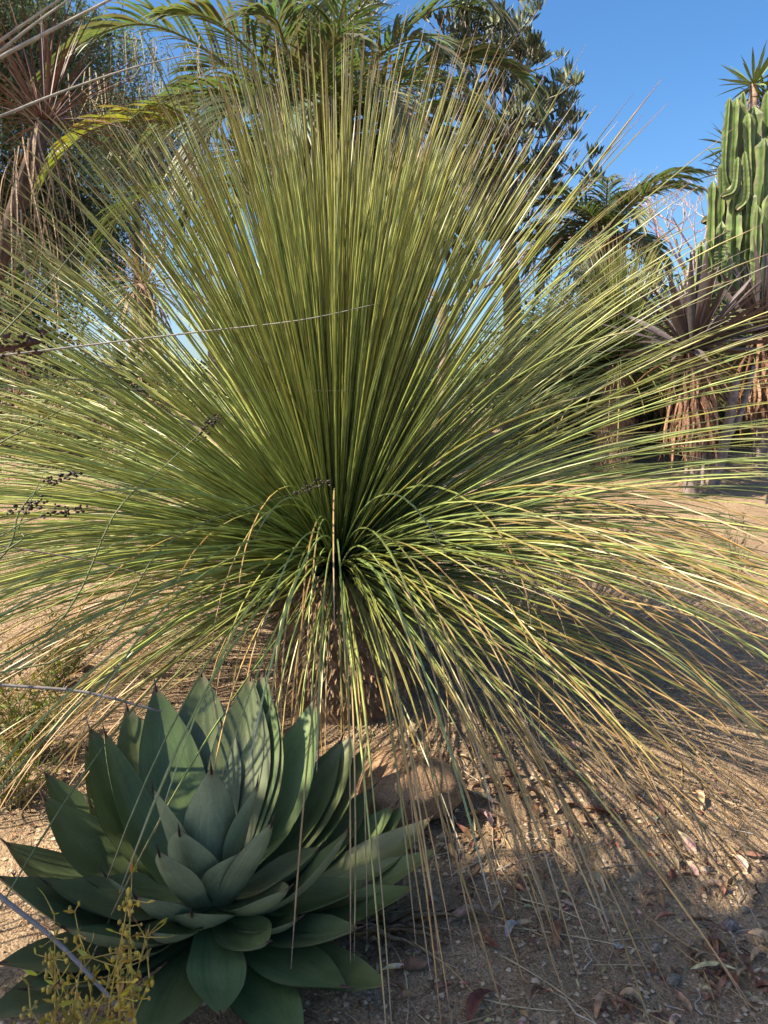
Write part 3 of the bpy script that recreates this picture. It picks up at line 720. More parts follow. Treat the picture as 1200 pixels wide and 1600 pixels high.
def skirt(root, top, bot, r0, r1, n, L, wd, cols, rr, name='dead_leaf', front_only=False):
    meshes = []
    for cc in cols:
        for q in range(3):
            mb = MB(); pts = []
            for i in range(7):
                s = i / 6; pts.append(Vector((.02 * math.sin(s * 5 + q), .05 * math.sin(s * 2.6) * (1 + .5 * q), -L * s)))
            mb.strip(pts, [wd * k for k in (.9, 1, .9, .8, .65, .45, .08)], Vector((0, 1, 0)), rr.uniform(-.5, .6), [mixc(cc, tuple(x * 1.25 for x in cc), i / 6) for i in range(7)])
            meshes.append(mb.mesh('dead_leaf', M['dry']))
    org = parent_origin[root.name]
    for i in range(n):
        s = rr.random(); c = top.lerp(bot, s * .85); a = rr.uniform(0, 2 * math.pi); r = lerp(r0, r1, s) * rr.uniform(.6, 1.1)
        put(name, rr.choice(meshes), root, loc=c - org + Vector((math.sin(a), math.cos(a), 0)) * r, rot=(rr.gauss(0, .1), rr.gauss(0, .12), -a + rr.gauss(0, .3)), scale=(rr.uniform(.7, 1.2), 1, rr.uniform(.6, 1.15)))
def stem_tube(root, pts, r, col, name='trunk'):
    mb = MB(); q = spline(pts, 12); mb.tube(q, [lerp(r[0], r[1], i / 11) for i in range(12)], 9, col); return mb.build(name, M['bark'], root)
rc = random.Random(23)
PUR = [(.038, .026, .030), (.06, .045, .048), (.03, .021, .026), (.12, .10, .092)]
BRN = [(.22, .125, .075), (.15, .085, .055), (.29, .18, .11)]
for (px, py, Y, L, n, lab) in [(1082, 548, 6.6, .82, 92, 'purple leaved cordyline with a rusty dead leaf skirt, nearer of the two at the right'),
                               (1192, 520, 7.6, .95, 70, 'purple leaved cordyline cut by the right edge, beneath the candelabra cactus')]:
    c = P(px, py, Y); b = Vector((c.x + .05, c.y, gz(c.x, c.y)))
    t = thing('cordyline', lab, 'plant', b, 'purple cordylines at the right')
    stem_tube(t, [b + Vector((0, 0, -.1)), b.lerp(c, .5) + Vector((.03, 0, 0)), c], (.07, .05), (.2, .16, .14))
    rosette(t, c, n, L, .058, PUR, rc, elmin=-5, droop=.18, tip=(.10, .075, .068))
    rosette(t, c + Vector((0, 0, -.04)), 12, L * .75, .04, BRN, rc, elmin=-55, elmax=-10, droop=.9, mat='dry', fold=.6)
    skirt(t, c + Vector((0, 0, -.02)), c.lerp(b, .5), .085, .15, 210, .52, .034, BRN, rc)
t = None
# slim grey trunks beside the cordylines
for k, (x0, y0, x1, y1, Y, r, lab) in enumerate([(1112, 745, 1150, 590, 6.9, .055, 'slim grey bare trunk leaning right between the two cordylines'), (1100, 740, 1104, 560, 7.0, .02, 'thin straight pale stick standing beside the leaning grey trunk')]):
    a = P(x0, y0, Y); a.z = gz(a.x, a.y); b = P(x1, y1, Y)
    mb = MB(); mb.tube(spline([a - Vector((0, 0, .1)), a.lerp(b, .5) + Vector((.03 * (1 - k), 0, 0)), b], 14), [r * (1 - .3 * i / 13) for i in range(14)], 9, (.21, .18, .165))
    if k == 0: mb.tube(spline([a.lerp(b, .35), a.lerp(b, .6) + Vector((.12, 0, .05)), a.lerp(b, 1.0) + Vector((.2, .1, .1))], 8), [.03 * (1 - .05 * i) for i in range(8)], 7, (.22, .19, .17))
    o = mb.build('bare_tree' if k == 0 else 'dry_pole', M['bark']); tag(o, lab, 'tree' if k == 0 else 'stick')

# tall plant at the left: reddish rosette on a trunk dressed in pale dead leaves
c = P(70, 190, 5.2); b = Vector((c.x - 1.0, c.y, gz(c.x, c.y)))
ty = thing('yucca_tree', 'reddish brown spiky rosette on a tall trunk clad in pale dead leaves, upper left', 'tree', b)
stem_tube(ty, [b + Vector((0, 0, -.1)), b.lerp(c, .5) + Vector((-.05, 0, 0)), c], (.08, .05), (.10, .07, .055))
rosette(ty, c, 130, .85, .012, [(.11, .05, .042), (.15, .075, .06), (.08, .04, .036)], rc, elmin=-12, droop=.3, fold=.5)
skirt(ty, c + Vector((0, 0, -.02)), c.lerp(b, .35), .12, .3, 80, .75, .011, [(.34, .26, .18), (.25, .18, .12)], rc)
skirt(ty, c.lerp(b, .4), c.lerp(b, .95), .2, .42, 90, .6, .016, [(.33, .23, .17), (.25, .17, .13), (.17, .12, .09)], rc)
c = P(225, 445, 8.5); b = Vector((c.x, c.y, gz(c.x, c.y)))
ty2 = thing('yucca_tree', 'lower thatched trunk with a small dry crown, seen through the needles at the left', 'tree', b)
stem_tube(ty2, [b + Vector((0, 0, -.1)), b.lerp(c, .5), c], (.12, .09), (.24, .17, .12))
rosette(ty2, c, 60, .7, .03, [(.26, .22, .13), (.34, .25, .17)], rc, elmin=-40, droop=.6, fold=.5, mat='dry')
skirt(ty2, c, c.lerp(b, .9), .18, .22, 110, .6, .03, [(.42, .30, .23), (.33, .23, .18)], rc)

# dark blue rosette low at the left
c = P(190, 606, 6.8); b = Vector((c.x, c.y, gz(c.x, c.y)))
bp_ = thing('blue_agave', 'dark blue green spiky rosette low behind the left needles', 'plant', b)
stem_tube(bp_, [b + Vector((0, 0, -.1)), b.lerp(c, .5), c], (.1, .08), (.15, .13, .1))
rosette(bp_, c, 60, .5, .06, [(.05, .085, .085), (.065, .10, .09)], rc, elmin=-20, droop=.1, fold=.3)
skirt(bp_, c, c.lerp(b, .9), .12, .14, 50, .35, .03, [(.3, .22, .16), (.2, .15, .11)], rc)

# ------------------------------------------------------------------ candelabra cactus and the yucca behind it
def cactus_stem(root, base, top, r, seed, ribs=5, bend=None):
    rr = random.Random(seed); mb = MB(); N = 36; L = (top - base).length
    path = spline([base] + ([bend] if bend is not None else []) + [top], N); ph = rr.uniform(0, 6); side = None
    col = mixc((.075, .13, .028), (.11, .165, .045), rr.random())
    for i, p in enumerate(path):
        s = i / (N - 1); t = (path[min(i + 1, N - 1)] - path[max(0, i - 1)]).normalized()
        if side is None: side = perp(t, Vector((0, 1, 0)))
        side = (side - t * side.dot(t)).normalized(); up = t.cross(side)
        seg = 1 + .13 * math.sin(s * L / .5 * 6.28 + ph) + .05 * math.sin(s * L / .21 * 6.28 + 2 * ph)
        dome = min(1, math.sqrt(max(0, (1 - s) * L / (r * 1.1)))) if s > .6 else 1
        dome2 = min(1, .55 + s * L / (r * 2))
        for k in range(ribs * 4):
            a = 2 * math.pi * k / (ribs * 4) + ph; kk = k % 4
            cren = .05 * math.sin(i * 2.1) if kk == 0 else 0
            q = {0: 1.0 + cren, 1: .60, 2: .40, 3: .60}[kk] * r * seg * max(dome, .03) * dome2
            mb.v.append(p + (side * math.cos(a) + up * math.sin(a)) * q)
            mb.c.append((mixc(col, (.30, .33, .13), .65) if i % 2 else (.17, .14, .085)) if kk == 0 else mixc(col, (.17, .13, .085), .8 * smooth(.2, .02, s)))
    n = ribs * 4
    for i in range(N - 1):
        for k in range(n):
            k2 = (k + 1) % n; mb.f.append((i * n + k, i * n + k2, (i + 1) * n + k2, (i + 1) * n + k))
    mb.f.append(tuple((N - 1) * n + k for k in range(n)))
    return mb.build('stem', M['cactus'], root, shade=False)
YX = 9.5
b0 = P(1165, 640, YX); b0.z = gz(b0.x, b0.y)
cx = thing('candelabra_cactus', 'tall candelabra cactus with many ribbed green columns against the sky', 'cactus', b0)
#  x bottom, y bottom, x top, y top, dY, radius px, bend
CS = [(1150,430,1151,152,0,13),(1172,470,1178,165,.15,17),(1142,300,1140,152,-.2,8),(1166,330,1169,176,-.1,11),(1192,430,1195,215,-.25,15),
      (1120,420,1114,282,-.1,10),(1131,430,1131,250,.1,11),(1149,470,1150,282,-.35,15),(1175,480,1172,298,-.4,14),(1140,300,1153,245,-.45,8),(1163,320,1164,236,-.45,8),
      (1196,300,1199,142,.2,13),(1160,200,1161,143,.1,7),(1184,420,1184,320,-.55,9),(1108,340,1113,284,.2,8),(1200,470,1204,300,-.5,16),(1130,470,1128,345,-.5,10),(1214,470,1212,200,0,16),(1098,430,1096,376,-1.2,9),(1135,480,1137,395,-.6,9)]
for k, (x0, y0, x1, y1, dY, rpx) in enumerate(CS):
    Y = YX + dY; a = P(x0, y0, Y); t_ = P(x1, y1, Y); r = rpx / F * Y * .82
    if y0 >= 420: a.z = gz(a.x, a.y) - .05; bend = None
    else: a = a + Vector(((.07 if x1 <= x0 else -.07), .04, -.05)); bend = a.lerp(t_, .3) + Vector(((-.09 if x1 <= x0 else .09), 0, -.04))
    cactus_stem(cx, a, t_, r, 40 + k, 5, bend)
c0 = P(1185, 140, 11.0); b = Vector((c0.x, c0.y, gz(c0.x, c0.y)))
yk = thing('yucca_tree', 'yucca with three spiky green heads standing behind the candelabra cactus', 'tree', b)
for (x, y, n, L, dy) in [(1178, 132, 46, .5, 0), (1148, 228, 46, .5, .1), (1146, 268, 46, .5, -.1), (1196, 155, 40, .5, .1)]:
    c = P(x, y, 11.0 + dy)
    stem_tube(yk, [b + Vector((0, 0, -.1)), b.lerp(c, .55) + Vector(((c0.x - c.x) * .3, 0, 0)), c], (.1, .06), (.28, .2, .14), 'branch')
    rosette(yk, c, n, L, .035, [(.14, .19, .045), (.17, .21, .06)], rc, elmin=-45, droop=.15, fold=.3)
    skirt(yk, c, c + Vector((0, 0, -.7)), .07, .09, 30, .4, .03, [(.36, .27, .19), (.28, .2, .14)], rc)

# ------------------------------------------------------------------ trees behind
def limbs(rr, start, d, L, r, depth, out, spread=.6, up=.15, kink=.25, split=(2, 3), shrink=.72):
    pts = [start.copy()]; p = start.copy(); dd = d.normalized()
    for i in range(5):
        dd = (dd + Vector((rr.gauss(0, kink), rr.gauss(0, kink), rr.gauss(0, kink) + up)) * .5).normalized(); p = p + dd * (L / 5); pts.append(p.copy())
    out.append((pts, r, depth))
    if depth == 0: return
    for k in range(rr.randint(*split)):
        a = perp(dd, Vector((rr.gauss(0, 1), rr.gauss(0, 1), rr.gauss(0, 1)))); nd = (dd + a * spread * rr.uniform(.6, 1.3)).normalized()
        limbs(rr, pts[rr.choice([3, 4, 5, 5])], nd, L * shrink * rr.uniform(.8, 1.15), r * .62, depth - 1, out, spread, up, kink, split, shrink)
def cluster_mesh(seed, n, L, wd, cols):
    rr = random.Random(seed); mb = MB()
    for i in range(n):
        o = Vector((rr.gauss(0, .05), rr.gauss(0, .05), rr.gauss(0, .025))); d = (Vector((o.x * 6, o.y * 6, 1)) + Vector((rr.gauss(0, .3), rr.gauss(0, .3), 0))).normalized()
        l = L * rr.uniform(.6, 1.15); c = rr.choice(cols); f = perp(d, Vector((rr.gauss(0, 1), rr.gauss(0, 1), .1)))
        mb.strip([o, o + d * l * .5, o + d * l], [wd * .5, wd, wd * .15], f, .5, c)
    return mb.mesh('leaf_cluster', M['succulent'])
re_ = random.Random(29)
b = P(800, 520, 9.2); b.z = gz(b.x, b.y)
et = thing('cluster_leaf_tree', 'tree with dark stubby leaf clusters at its branch ends, right of the big palm', 'tree', b)
fork = P(790, 330, 9.2)
stem_tube(et, [b - Vector((0, 0, .1)), b.lerp(fork, .5) + Vector((.06, 0, 0)), fork], (.13, .09), (.2, .17, .11))
ends = [(755,25,9.3),(785,50,9.0),(805,85,9.1),(820,110,9.2),(815,80,9.6),(850,125,9.1),(862,150,9.4),(760,60,9.6),(730,40,9.1),(840,170,9.0),(868,190,9.3),(872,225,9.1),(865,245,9.5),
        (830,190,9.4),(800,150,9.3),(770,110,9.2),(740,90,9.6),(715,70,9.2),(700,30,9.3),(690,110,9.4),(720,150,9.0),(750,170,9.5),(790,200,9.0),(820,240,9.2),(850,280,9.4),(700,200,9.3),
        (735,285,9.1),(715,270,9.4),(760,300,8.9),(830,310,9.2),(690,290,9.3),(720,310,9.0),(860,310,9.4),(780,255,9.4),(750,215,9.0),(670,160,9.3),(680,240,9.5),(770,360,9.0),(820,370,9.3),(740,360,9.3)]
cm = [cluster_mesh(s, 22, .13, .034, [(.10, .125, .065), (.13, .155, .085), (.075, .095, .055), (.17, .18, .09)]) for s in range(4)]
org = parent_origin[et.name]
for (x, y, Y) in ends:
    e = P(x, y, Y); mid = fork.lerp(e, .5) + Vector((0, 0, -.08 - .12 * re_.random())); mb = MB()
    q = spline([fork.lerp(b, .12 * re_.random()), mid, e], 9); mb.tube(q, [.036 * (1 - .75 * i / 8) for i in range(9)], 5, (.25, .22, .17))
    for k in range(7):      # twigs that end in leaf clusters
        f = e + Vector((re_.gauss(0, .2), re_.gauss(0, .2), re_.gauss(.02, .15)))
        mb.tube([q[7], q[7].lerp(f, .6) + Vector((0, 0, -.03)), f], [.011, .008, .006], 4, (.27, .24, .19))
        put('leaf_cluster', re_.choice(cm), et, loc=f - org, rot=(re_.gauss(0, .25), re_.gauss(0, .25), re_.uniform(0, 6)), scale=re_.uniform(.65, 1.1))
    mb.build('branch', M['bark'], et)

def weeping_tree(name, label, b, crown, rad, seed, nstr, cols, cat='tree', strand=(.7, 1.8), lsize=.045, kind=None):
    rr = random.Random(seed); root = thing(name, label, cat, b)
    stem_tube(root, [b - Vector((0, 0, .1)), b.lerp(crown, .5) + Vector((rr.gauss(0, .2), 0, 0)), crown], (.02 + .085 * rad[0], .012 + .05 * rad[0]), (.13, .10, .075))
    lm = MB(); fol = MB()
    for k in range(22):
        a = rr.uniform(0, 6.28); el = rr.uniform(-.1, 1.2); d = Vector((math.cos(a) * math.cos(el) * rad[0], math.sin(a) * math.cos(el) * rad[1], math.sin(el) * rad[2]))
        q = spline([crown, crown + d * .5 + Vector((0, 0, .25)), crown + d], 12)
        lm.tube(q, [.06 * (1 - .85 * i / 11) for i in range(12)], 5, (.12, .09, .07))
        for s in range(nstr // 22):
            o = q[rr.randint(4, 11)] + Vector((rr.gauss(0, .22), rr.gauss(0, .22), rr.gauss(0, .12))); L = rr.uniform(*strand); p = o.copy(); dr = Vector((rr.gauss(0, .5), rr.gauss(0, .5), -.2)).normalized()
            pts = []; cc = rr.choice(cols)
            for i in range(int(L / .05)):
                dr = (dr + Vector((rr.gauss(0, .05), rr.gauss(0, .05), -.16))).normalized(); p = p + dr * .05; pts.append(p.copy())
                for sg in (-1, 1):
                    ld = (dr * .6 + Vector((rr.gauss(0, .8), rr.gauss(0, .8), rr.gauss(-.1, .4)))).normalized(); l = lsize * rr.uniform(.6, 1.3)
                    c = tuple(x * rr.uniform(.75, 1.25) for x in cc)
                    fb = len(fol.v); sd = perp(ld, Vector((rr.gauss(0, 1), rr.gauss(0, 1), 1))) * l * .16
                    fol.v += [p, p + ld * l * .5 + sd, p + ld * l, p + ld * l * .5 - sd]; fol.c += [c] * 4; fol.f.append((fb, fb + 1, fb + 2, fb + 3))
    lm.build('limb', M['bark'], root)
    fol.build('crown', M['foliage'], root, shade=False)
    return root
PEP = [(.13, .165, .10), (.17, .20, .125), (.10, .135, .085), (.20, .215, .13)]
b = P(-60, 560, 11); b.z = gz(b.x, b.y)
weeping_tree('pepper_tree', 'weeping grey green pepper tree hanging over the upper left corner', b, P(-60, 90, 11), (2.4, 2.0, 1.7), 31, 2500, PEP, lsize=.065, strand=(.8, 2.4))
b = P(255, 560, 15); b.z = gz(b.x, b.y)
weeping_tree('pepper_tree', 'smaller weeping tree farther off, beneath the drooping left palm frond', b, P(215, 215, 15), (1.0, 1.0, .7), 33, 700, PEP, lsize=.07)

b = P(60, 600, 12.5); b.z = gz(b.x, b.y)
weeping_tree('pepper_tree', 'weeping tree with low hanging foliage behind the tall shaggy trunk', b, P(50, 340, 12.5), (1.7, 1.2, 1.0), 35, 950, [(.13, .165, .10), (.16, .19, .12), (.10, .13, .08)], lsize=.07, strand=(.8, 2.0))
def bare_tree(label, b, top, seed, col, depth=5, L=1.0, r=.09, lean=(0, 0)):
    rr = random.Random(seed); root = thing('bare_tree', label, 'tree', b)
    stem_tube(root, [b - Vector((0, 0, .1)), b.lerp(top, .5) + Vector((.05, 0, 0)), top], (r * 1.4, r), col)
    out = []
    for k in range(4):
        a = k * 1.6 + rr.random(); limbs(rr, top.lerp(b, .15 * rr.random()), Vector((math.cos(a) + lean[0], math.sin(a), .7 + lean[1])), L, r * .6, depth, out, .75, .1, .3)
    mb = MB()
    for pts, rad, dp in out: mb.tube(pts, [max(.004, rad * (1 - .09 * i)) for i in range(len(pts))], 3, tuple(c * rr.uniform(.8, 1.2) for c in col), cap=False)
    mb.build('branch', M['bark'], root); return root
b = P(330, 600, 12); b.z = gz(b.x, b.y)
bare_tree('bare pinkish brown tree with fine twigs, seen through the needles left of the palm', b, P(330, 480, 12), 41, (.30, .22, .18), 5, 1.25)
b = P(1062, 560, 14); b.z = gz(b.x, b.y)
bare_tree('bare pale twiggy tree between the short palm and the cactus', b, P(1062, 470, 14), 42, (.42, .33, .29), 5, 1.05)
b = P(690, 600, 13); b.z = gz(b.x, b.y)
bare_tree('bare grey brown tree low behind the right part of the big palm', b, P(690, 470, 13), 43, (.28, .21, .17), 5, 1.15)

def shrub(name, label, b, rad, n, lsize, cols, seed, cat='shrub', zc=None, group=None, mat='foliage'):
    rr = random.Random(seed); root = thing(name, label, cat, b, group); H = zc or rad[2]
    sm = MB(); fm = MB(); cen = b + Vector((0, 0, H)); lumps = []
    for k in range(26):
        d = Vector((rr.gauss(0, 1), rr.gauss(0, 1), rr.gauss(.1, 1))).normalized() * rr.uniform(.55, .95)
        c = cen + Vector((d.x * rad[0], d.y * rad[1], d.z * rad[2])); lumps.append((c, rr.uniform(.2, .38)))
        sm.tube(spline([b - Vector((0, 0, .1)), b.lerp(c, .5) + Vector((rr.gauss(0, .08), rr.gauss(0, .08), 0)), c], 7), [.035 * (1 - .13 * i) for i in range(7)], 4, (.16, .12, .09))
    for i in range(n):
        c, s = rr.choice(lumps); p = c + Vector((rr.gauss(0, s * rad[0]), rr.gauss(0, s * rad[1]), rr.gauss(0, s * rad[2])))
        p.z = max(p.z, b.z + .02)
        d = Vector((rr.gauss(0, 1), rr.gauss(0, 1), rr.gauss(.2, .7))).normalized(); l = lsize * rr.uniform(.6, 1.4); sd = perp(d, Vector((rr.gauss(0, 1), rr.gauss(0, 1), 1))) * l * .22
        cc = tuple(x * rr.uniform(.75, 1.25) for x in rr.choice(cols)); fb = len(fm.v)
        fm.v += [p, p + d * l * .5 + sd, p + d * l, p + d * l * .5 - sd]; fm.c += [cc] * 4; fm.f.append((fb, fb + 1, fb + 2, fb + 3))
    sm.build('branch', M['bark'], root); fm.build('foliage', M[mat], root, shade=False); return root
GR = [(.10, .14, .05), (.14, .17, .065), (.07, .105, .045)]
DG = [(.055, .085, .032), (.075, .105, .04), (.04, .065, .028)]
OL = [(.20, .19, .09), (.26, .22, .12), (.15, .15, .07)]
for (x, Y, rad, n, ls, cols, lab) in [
    (1020, 10.6, (.75, .7, .75), 6000, .06, OL, 'olive brown dry leaved shrub behind the nearer cordyline'),
    (905, 11.5, (.9, .7, .8), 6000, .07, GR, 'dark green shrub behind the short palm'),
    (1190, 11.5, (1.0, .7, .6), 5000, .07, GR, 'dark green shrub at the foot of the candelabra cactus'),
    (20, 9.6, (.8, .7, 1.0), 8000, .08, DG, 'dark green shrub at the far left behind the thatched trunk'),
    (975, 9.3, (.75, .6, .85), 8000, .08, DG, 'very dark green shrub beneath the short palm'),
    (850, 10.2, (.7, .6, .7), 7000, .08, DG, 'very dark green shrub left of the short palm trunk'),
    (885, 8.0, (.6, .45, .5), 7000, .06, DG, 'low very dark green shrub beside the smaller grass tree'),
    (1015, 8.6, (.55, .4, .55), 7000, .06, DG, 'low very dark green shrub left of the nearer cordyline trunk'),
    (105, 7.8, (.6, .4, .4), 5000, .055, OL, 'low brownish dry shrub at the left behind the green needles'),
    (1120, 9.0, (.6, .5, .5), 5000, .07, DG, 'very dark green shrub between the two cordylines'),
    (-20, 9.0, (.7, .7, .9), 5000, .06, OL, 'brownish shrub cut by the left edge below the pepper tree'),
    (420, 14, (1.6, .8, .5), 5000, .09, OL, 'low olive hedge shrub beyond the bare pinkish tree'),
    (620, 14, (1.5, .8, .5), 5000, .09, GR, 'low green hedge shrub behind the middle of the grass tree'),
    (800, 15, (1.5, .8, .6), 5000, .09, GR, 'low green hedge shrub behind the cluster leaf tree')]:
    q = P(x, 640, Y); q.z = gz(q.x, q.y)
    shrub('shrub', lab, q, rad, n, ls, cols, int(x) + 500)
for k, (x, lab) in enumerate([(-150, 'low dark green bush far off, cut by the left edge'), (100, 'low dark green bush far off behind the thatched trunk'), (330, 'low dark green bush far off behind the bare pinkish tree'), (560, 'low dark green bush far off behind the big palm'), (800, 'low dark green bush far off behind the cluster leaf tree'), (1050, 'low dark green bush far off behind the olive shrub'), (1300, 'low dark green bush far off, cut by the right edge')]):     # far row that closes the horizon
    q = P(x, 640, 34 + 5 * (k % 3)); q.z = gz(q.x, q.y)
    shrub('distant_shrub', lab, q, (3.0, 2, 1.0), 3500, .22, GR, 700 + k, group='bushes along the far skyline')

# second, dark grass tree behind at the right
K2 = P(965, 560, 7.6)
grass_tree('grass_tree', 'smaller dark green grass tree with drooping needles behind the cordyline', K2, Vector((K2.x, K2.y, gz(K2.x, K2.y))), 620, 520, 1.2, .009, .16, 60, 19, (.25, .17, .1), nseg=9, lowfrac=.6)

# unseen tree added left of the frame to shade the agave and foreground
b = Vector((-3.9, -.3, gz(-3.9, -.3)))
shrub('shade_tree', 'leafy green tree added out of view to shade the foreground', b, (1.1, .58, 1.1), 15000, .16, [(.08, .12, .04), (.11, .15, .05)], 91, cat='tree', zc=4.4)

# ------------------------------------------------------------------ rush stems and sticks in front
rs = random.Random(51)
rb = Vector((-1.75, 1.55, gz(-1.75, 1.55)))
ru = thing('cape_rush', 'cape rush with long thin stems and black seed heads, at the left edge', 'plant', rb)
PALE = (.31, .285, .24); RG = (.13, .15, .06); DK = (.16, .12, .10)
STEMS = [ # (pixels with distance), radius, colour, number of seed heads near the end
 ([(-60,566,2.0),(0,556,2.1),(300,520,2.3),(470,500,2.4),(592,474,2.5)], .0033, PALE, 0),
 ([(-60,105,1.25),(0,64,1.25),(60,22,1.25),(150,-40,1.25)], .0036, PALE, 0),
 ([(-60,122,1.3),(0,80,1.3),(60,33,1.3),(150,-30,1.3)], .0036, PALE, 0),
 ([(-60,125,1.4),(0,90,1.4),(90,42,1.4),(180,-5,1.4),(260,-50,1.4)], .0040, PALE, 0),
 ([(-60,202,1.6),(0,182,1.6),(90,146,1.65),(200,108,1.7),(300,84,1.75)], .0034, PALE, 0),
 ([(-60,840,2.1),(0,852,2.1),(190,888,2.15),(370,952,2.2)], .0032, DK, 0),
 ([(60,1000,1.9),(180,802,2.0),(250,735,2.05),(322,668,2.1)], .0030, RG, 1),
 ([(-60,595,2.0),(0,525,2.0),(66,455,2.05),(138,362,2.1)], .0032, RG, 0),
 ([(-20,890,1.9),(30,800,1.95),(60,765,2.0),(90,752,2.0)], .0030, RG, 1),
 ([(-40,720,2.0),(0,692,2.0),(70,655,2.05),(142,612,2.1)], .0030, RG, 0),
 ([(10,860,1.9),(30,820,1.95),(75,725,2.0)], .0030, RG, 0),
 ([(-60,612,2.2),(0,608,2.2),(300,609,2.35),(600,611,2.5)], .0011, DK, 0),
 ([(-40,830,1.9),(10,806,1.95),(40,796,1.95)], .0028, RG, 1),
 ([(-20,850,1.9),(40,815,1.95),(95,803,2.0)], .0028, RG, 1),
 ([(120,1020,1.95),(260,850,2.05),(400,790,2.15),(482,764,2.2)], .0024, RG, 1),
]
def seed_head(parent, p, d, rr):
    mb = MB()
    for k in range(18):
        q = p + d * rr.uniform(-.05, .05) + Vector((rr.gauss(0, .007), rr.gauss(0, .007), rr.gauss(0, .007)))
        mb.blob(q, .0062, .0032, .0036, rr.choice([(.025, .018, .016), (.045, .028, .022)]), rr, rr.uniform(0, 6), .3)
    mb.build('seed_head', M['spine'], parent)
for path, r, c, nh in STEMS:
    pts = [P(*q) for q in path]; p0 = pts[0]
    n = max(10, len(pts) * 7); root_in = rb + Vector((rs.gauss(0, .05), rs.gauss(0, .05), -.03))
    q = spline([root_in, root_in.lerp(p0, .55) + Vector((-.1, 0, .25 if p0.z > .6 else .1)), p0] + pts[1:], n)
    mb = MB(); mb.tube(q, [r * (1 - .75 * (i / (n - 1)) ** 2.5) for i in range(n)], 6, [tuple(x * (.7 if i % 6 == 0 else 1) for x in c) for i in range(n)])
    s = mb.build('stem', M['stem'], ru)
    if nh: seed_head(s, q[-1], (q[-1] - q[-3]).normalized(), rs)
    if nh: seed_head(s, q[-1] + Vector((.015, 0, .012)), (q[-1] - q[-3]).normalized(), rs)
for path, r, lab in [([(-80,1058,1.9),(0,1070,1.95),(130,1081,2.0),(252,1112,2.05)], .0048, 'straight grey dry stick lying across the weed just above the agave'),
                     ([(-60,1345,1.25),(0,1400,1.25),(100,1482,1.25),(222,1615,1.2)], .0050, 'pale grey stick slanting across the lower left corner')]:
    q = spline([P(*a) for a in path], 16); mb = MB(); mb.tube(q, [r * (1 - .02 * i) for i in range(16)], 6, (.21, .19, .185))
    for k in (4, 9, 12): mb.tube([q[k], q[k] + Vector((.004, -.006, .012))], [r * .9, r * .3], 5, (.28, .25, .24))
    tag(mb.build('dry_stick', M['stem']), lab, 'stick')
mb = MB(); q = spline([P(-70, 565, 1.3), P(0, 548, 1.3), P(35, 540, 1.3), P(62, 536, 1.3)], 10); mb.tube(q, [.0045 * (1 - .06 * i) for i in range(10)], 6, (.11, .055, .04))
for k in range(40): mb.blob(q[rs.randint(3, 9)] + Vector((rs.gauss(0, .012), rs.gauss(0, .01), rs.gauss(0, .012))), .006, .0032, .0035, (.10, .05, .04), rs, rs.uniform(0, 6), .4)
tag(mb.build('dry_twig', M['bark']), 'dark reddish knobbly twig end poking in at the left edge', 'twig')

# ------------------------------------------------------------------ weeds
def weed(name, label, cat, b, nst, H, spread, leafc, stemc, seed, leafn, lsize, podn=0, lean=(0, 0), group=None, fl=None):
    rr = random.Random(seed); root = thing(name, label, cat, b, group); lf = MB()
    for k in range(nst):
        a = rr.uniform(0, 6.28); s = rr.uniform(.2, 1) * spread; h = H * rr.uniform(.55, 1.05)
        t = b + Vector((math.cos(a) * s + lean[0] * h, math.sin(a) * s + lean[1] * h, h))
        q = spline([b + Vector((rr.gauss(0, .03), rr.gauss(0, .03), -.02)), b.lerp(t, .5) + Vector((rr.gauss(0, .03), rr.gauss(0, .03), .02)), t], 14)
        mb = MB(); mb.tube(q, [.0026 * (1 - .7 * i / 13) for i in range(14)], 5, stemc)
        for j in range(leafn):
            i = rr.randint(3, 13); d = Vector((rr.gauss(0, 1), rr.gauss(0, 1), rr.uniform(-.1, 1.2))).normalized(); l = lsize * rr.uniform(.6, 1.5)
            if rr.random() < .35:
                e = q[i] + d * l * 1.6; mb.tube([q[i], e], [.0014, .0008], 4, stemc, cap=False); o = e
            else: o = q[i]
            d2 = (d + Vector((rr.gauss(0, .4), rr.gauss(0, .4), .3))).normalized(); cc = tuple(x * rr.uniform(.7, 1.35) for x in rr.choice(leafc))
            lf.strip([o, o + d2 * l * .5, o + d2 * l], [l * .12, l * .28, l * .04], perp(d2, Vector((rr.gauss(0, 1), rr.gauss(0, 1), 1))), .3, cc)
        for j in range(podn):
            i = rr.randint(6, 13); o = q[i] + Vector((rr.gauss(0, .010), rr.gauss(0, .010), rr.gauss(0, .006)))
            mb.tube([q[i], o], [.0012, .0010], 4, stemc, cap=False)
            mb.blob(o, .0036 * rr.uniform(.6, 1.3), .003, .006 * rr.uniform(.6, 1.6), rr.choice(leafc), rr, rr.uniform(0, 6), .3)
        mb.build('stem', M['stem'], root)
    if fl:
        for k in range(14):
            o = b + Vector((rr.gauss(0, spread * .6) + lean[0] * H * .6, rr.gauss(0, spread * .6), H * rr.uniform(.3, 1.0))); lf.blob(o, .006, .006, .005, fl, rr)
    lf.build('foliage', M['foliage'], root, kind='stuff'); return root
YG = [(.19, .20, .04), (.13, .16, .035), (.25, .24, .05), (.10, .13, .035)]
p = on_ground(40, 1190); weed('yellow_green_weed', 'bushy yellow green weed in dappled sun at the left edge above the agave', 'weed', p, 46, .34, .24, YG, (.19, .15, .06), 61, 26, .022, fl=(.5, .42, .03))
p = on_ground(20, 1260); weed('yellow_green_weed', 'lower yellow green weed at the left edge, beside the outermost agave leaves', 'weed', p, 34, .20, .2, YG, (.22, .17, .07), 62, 22, .02)
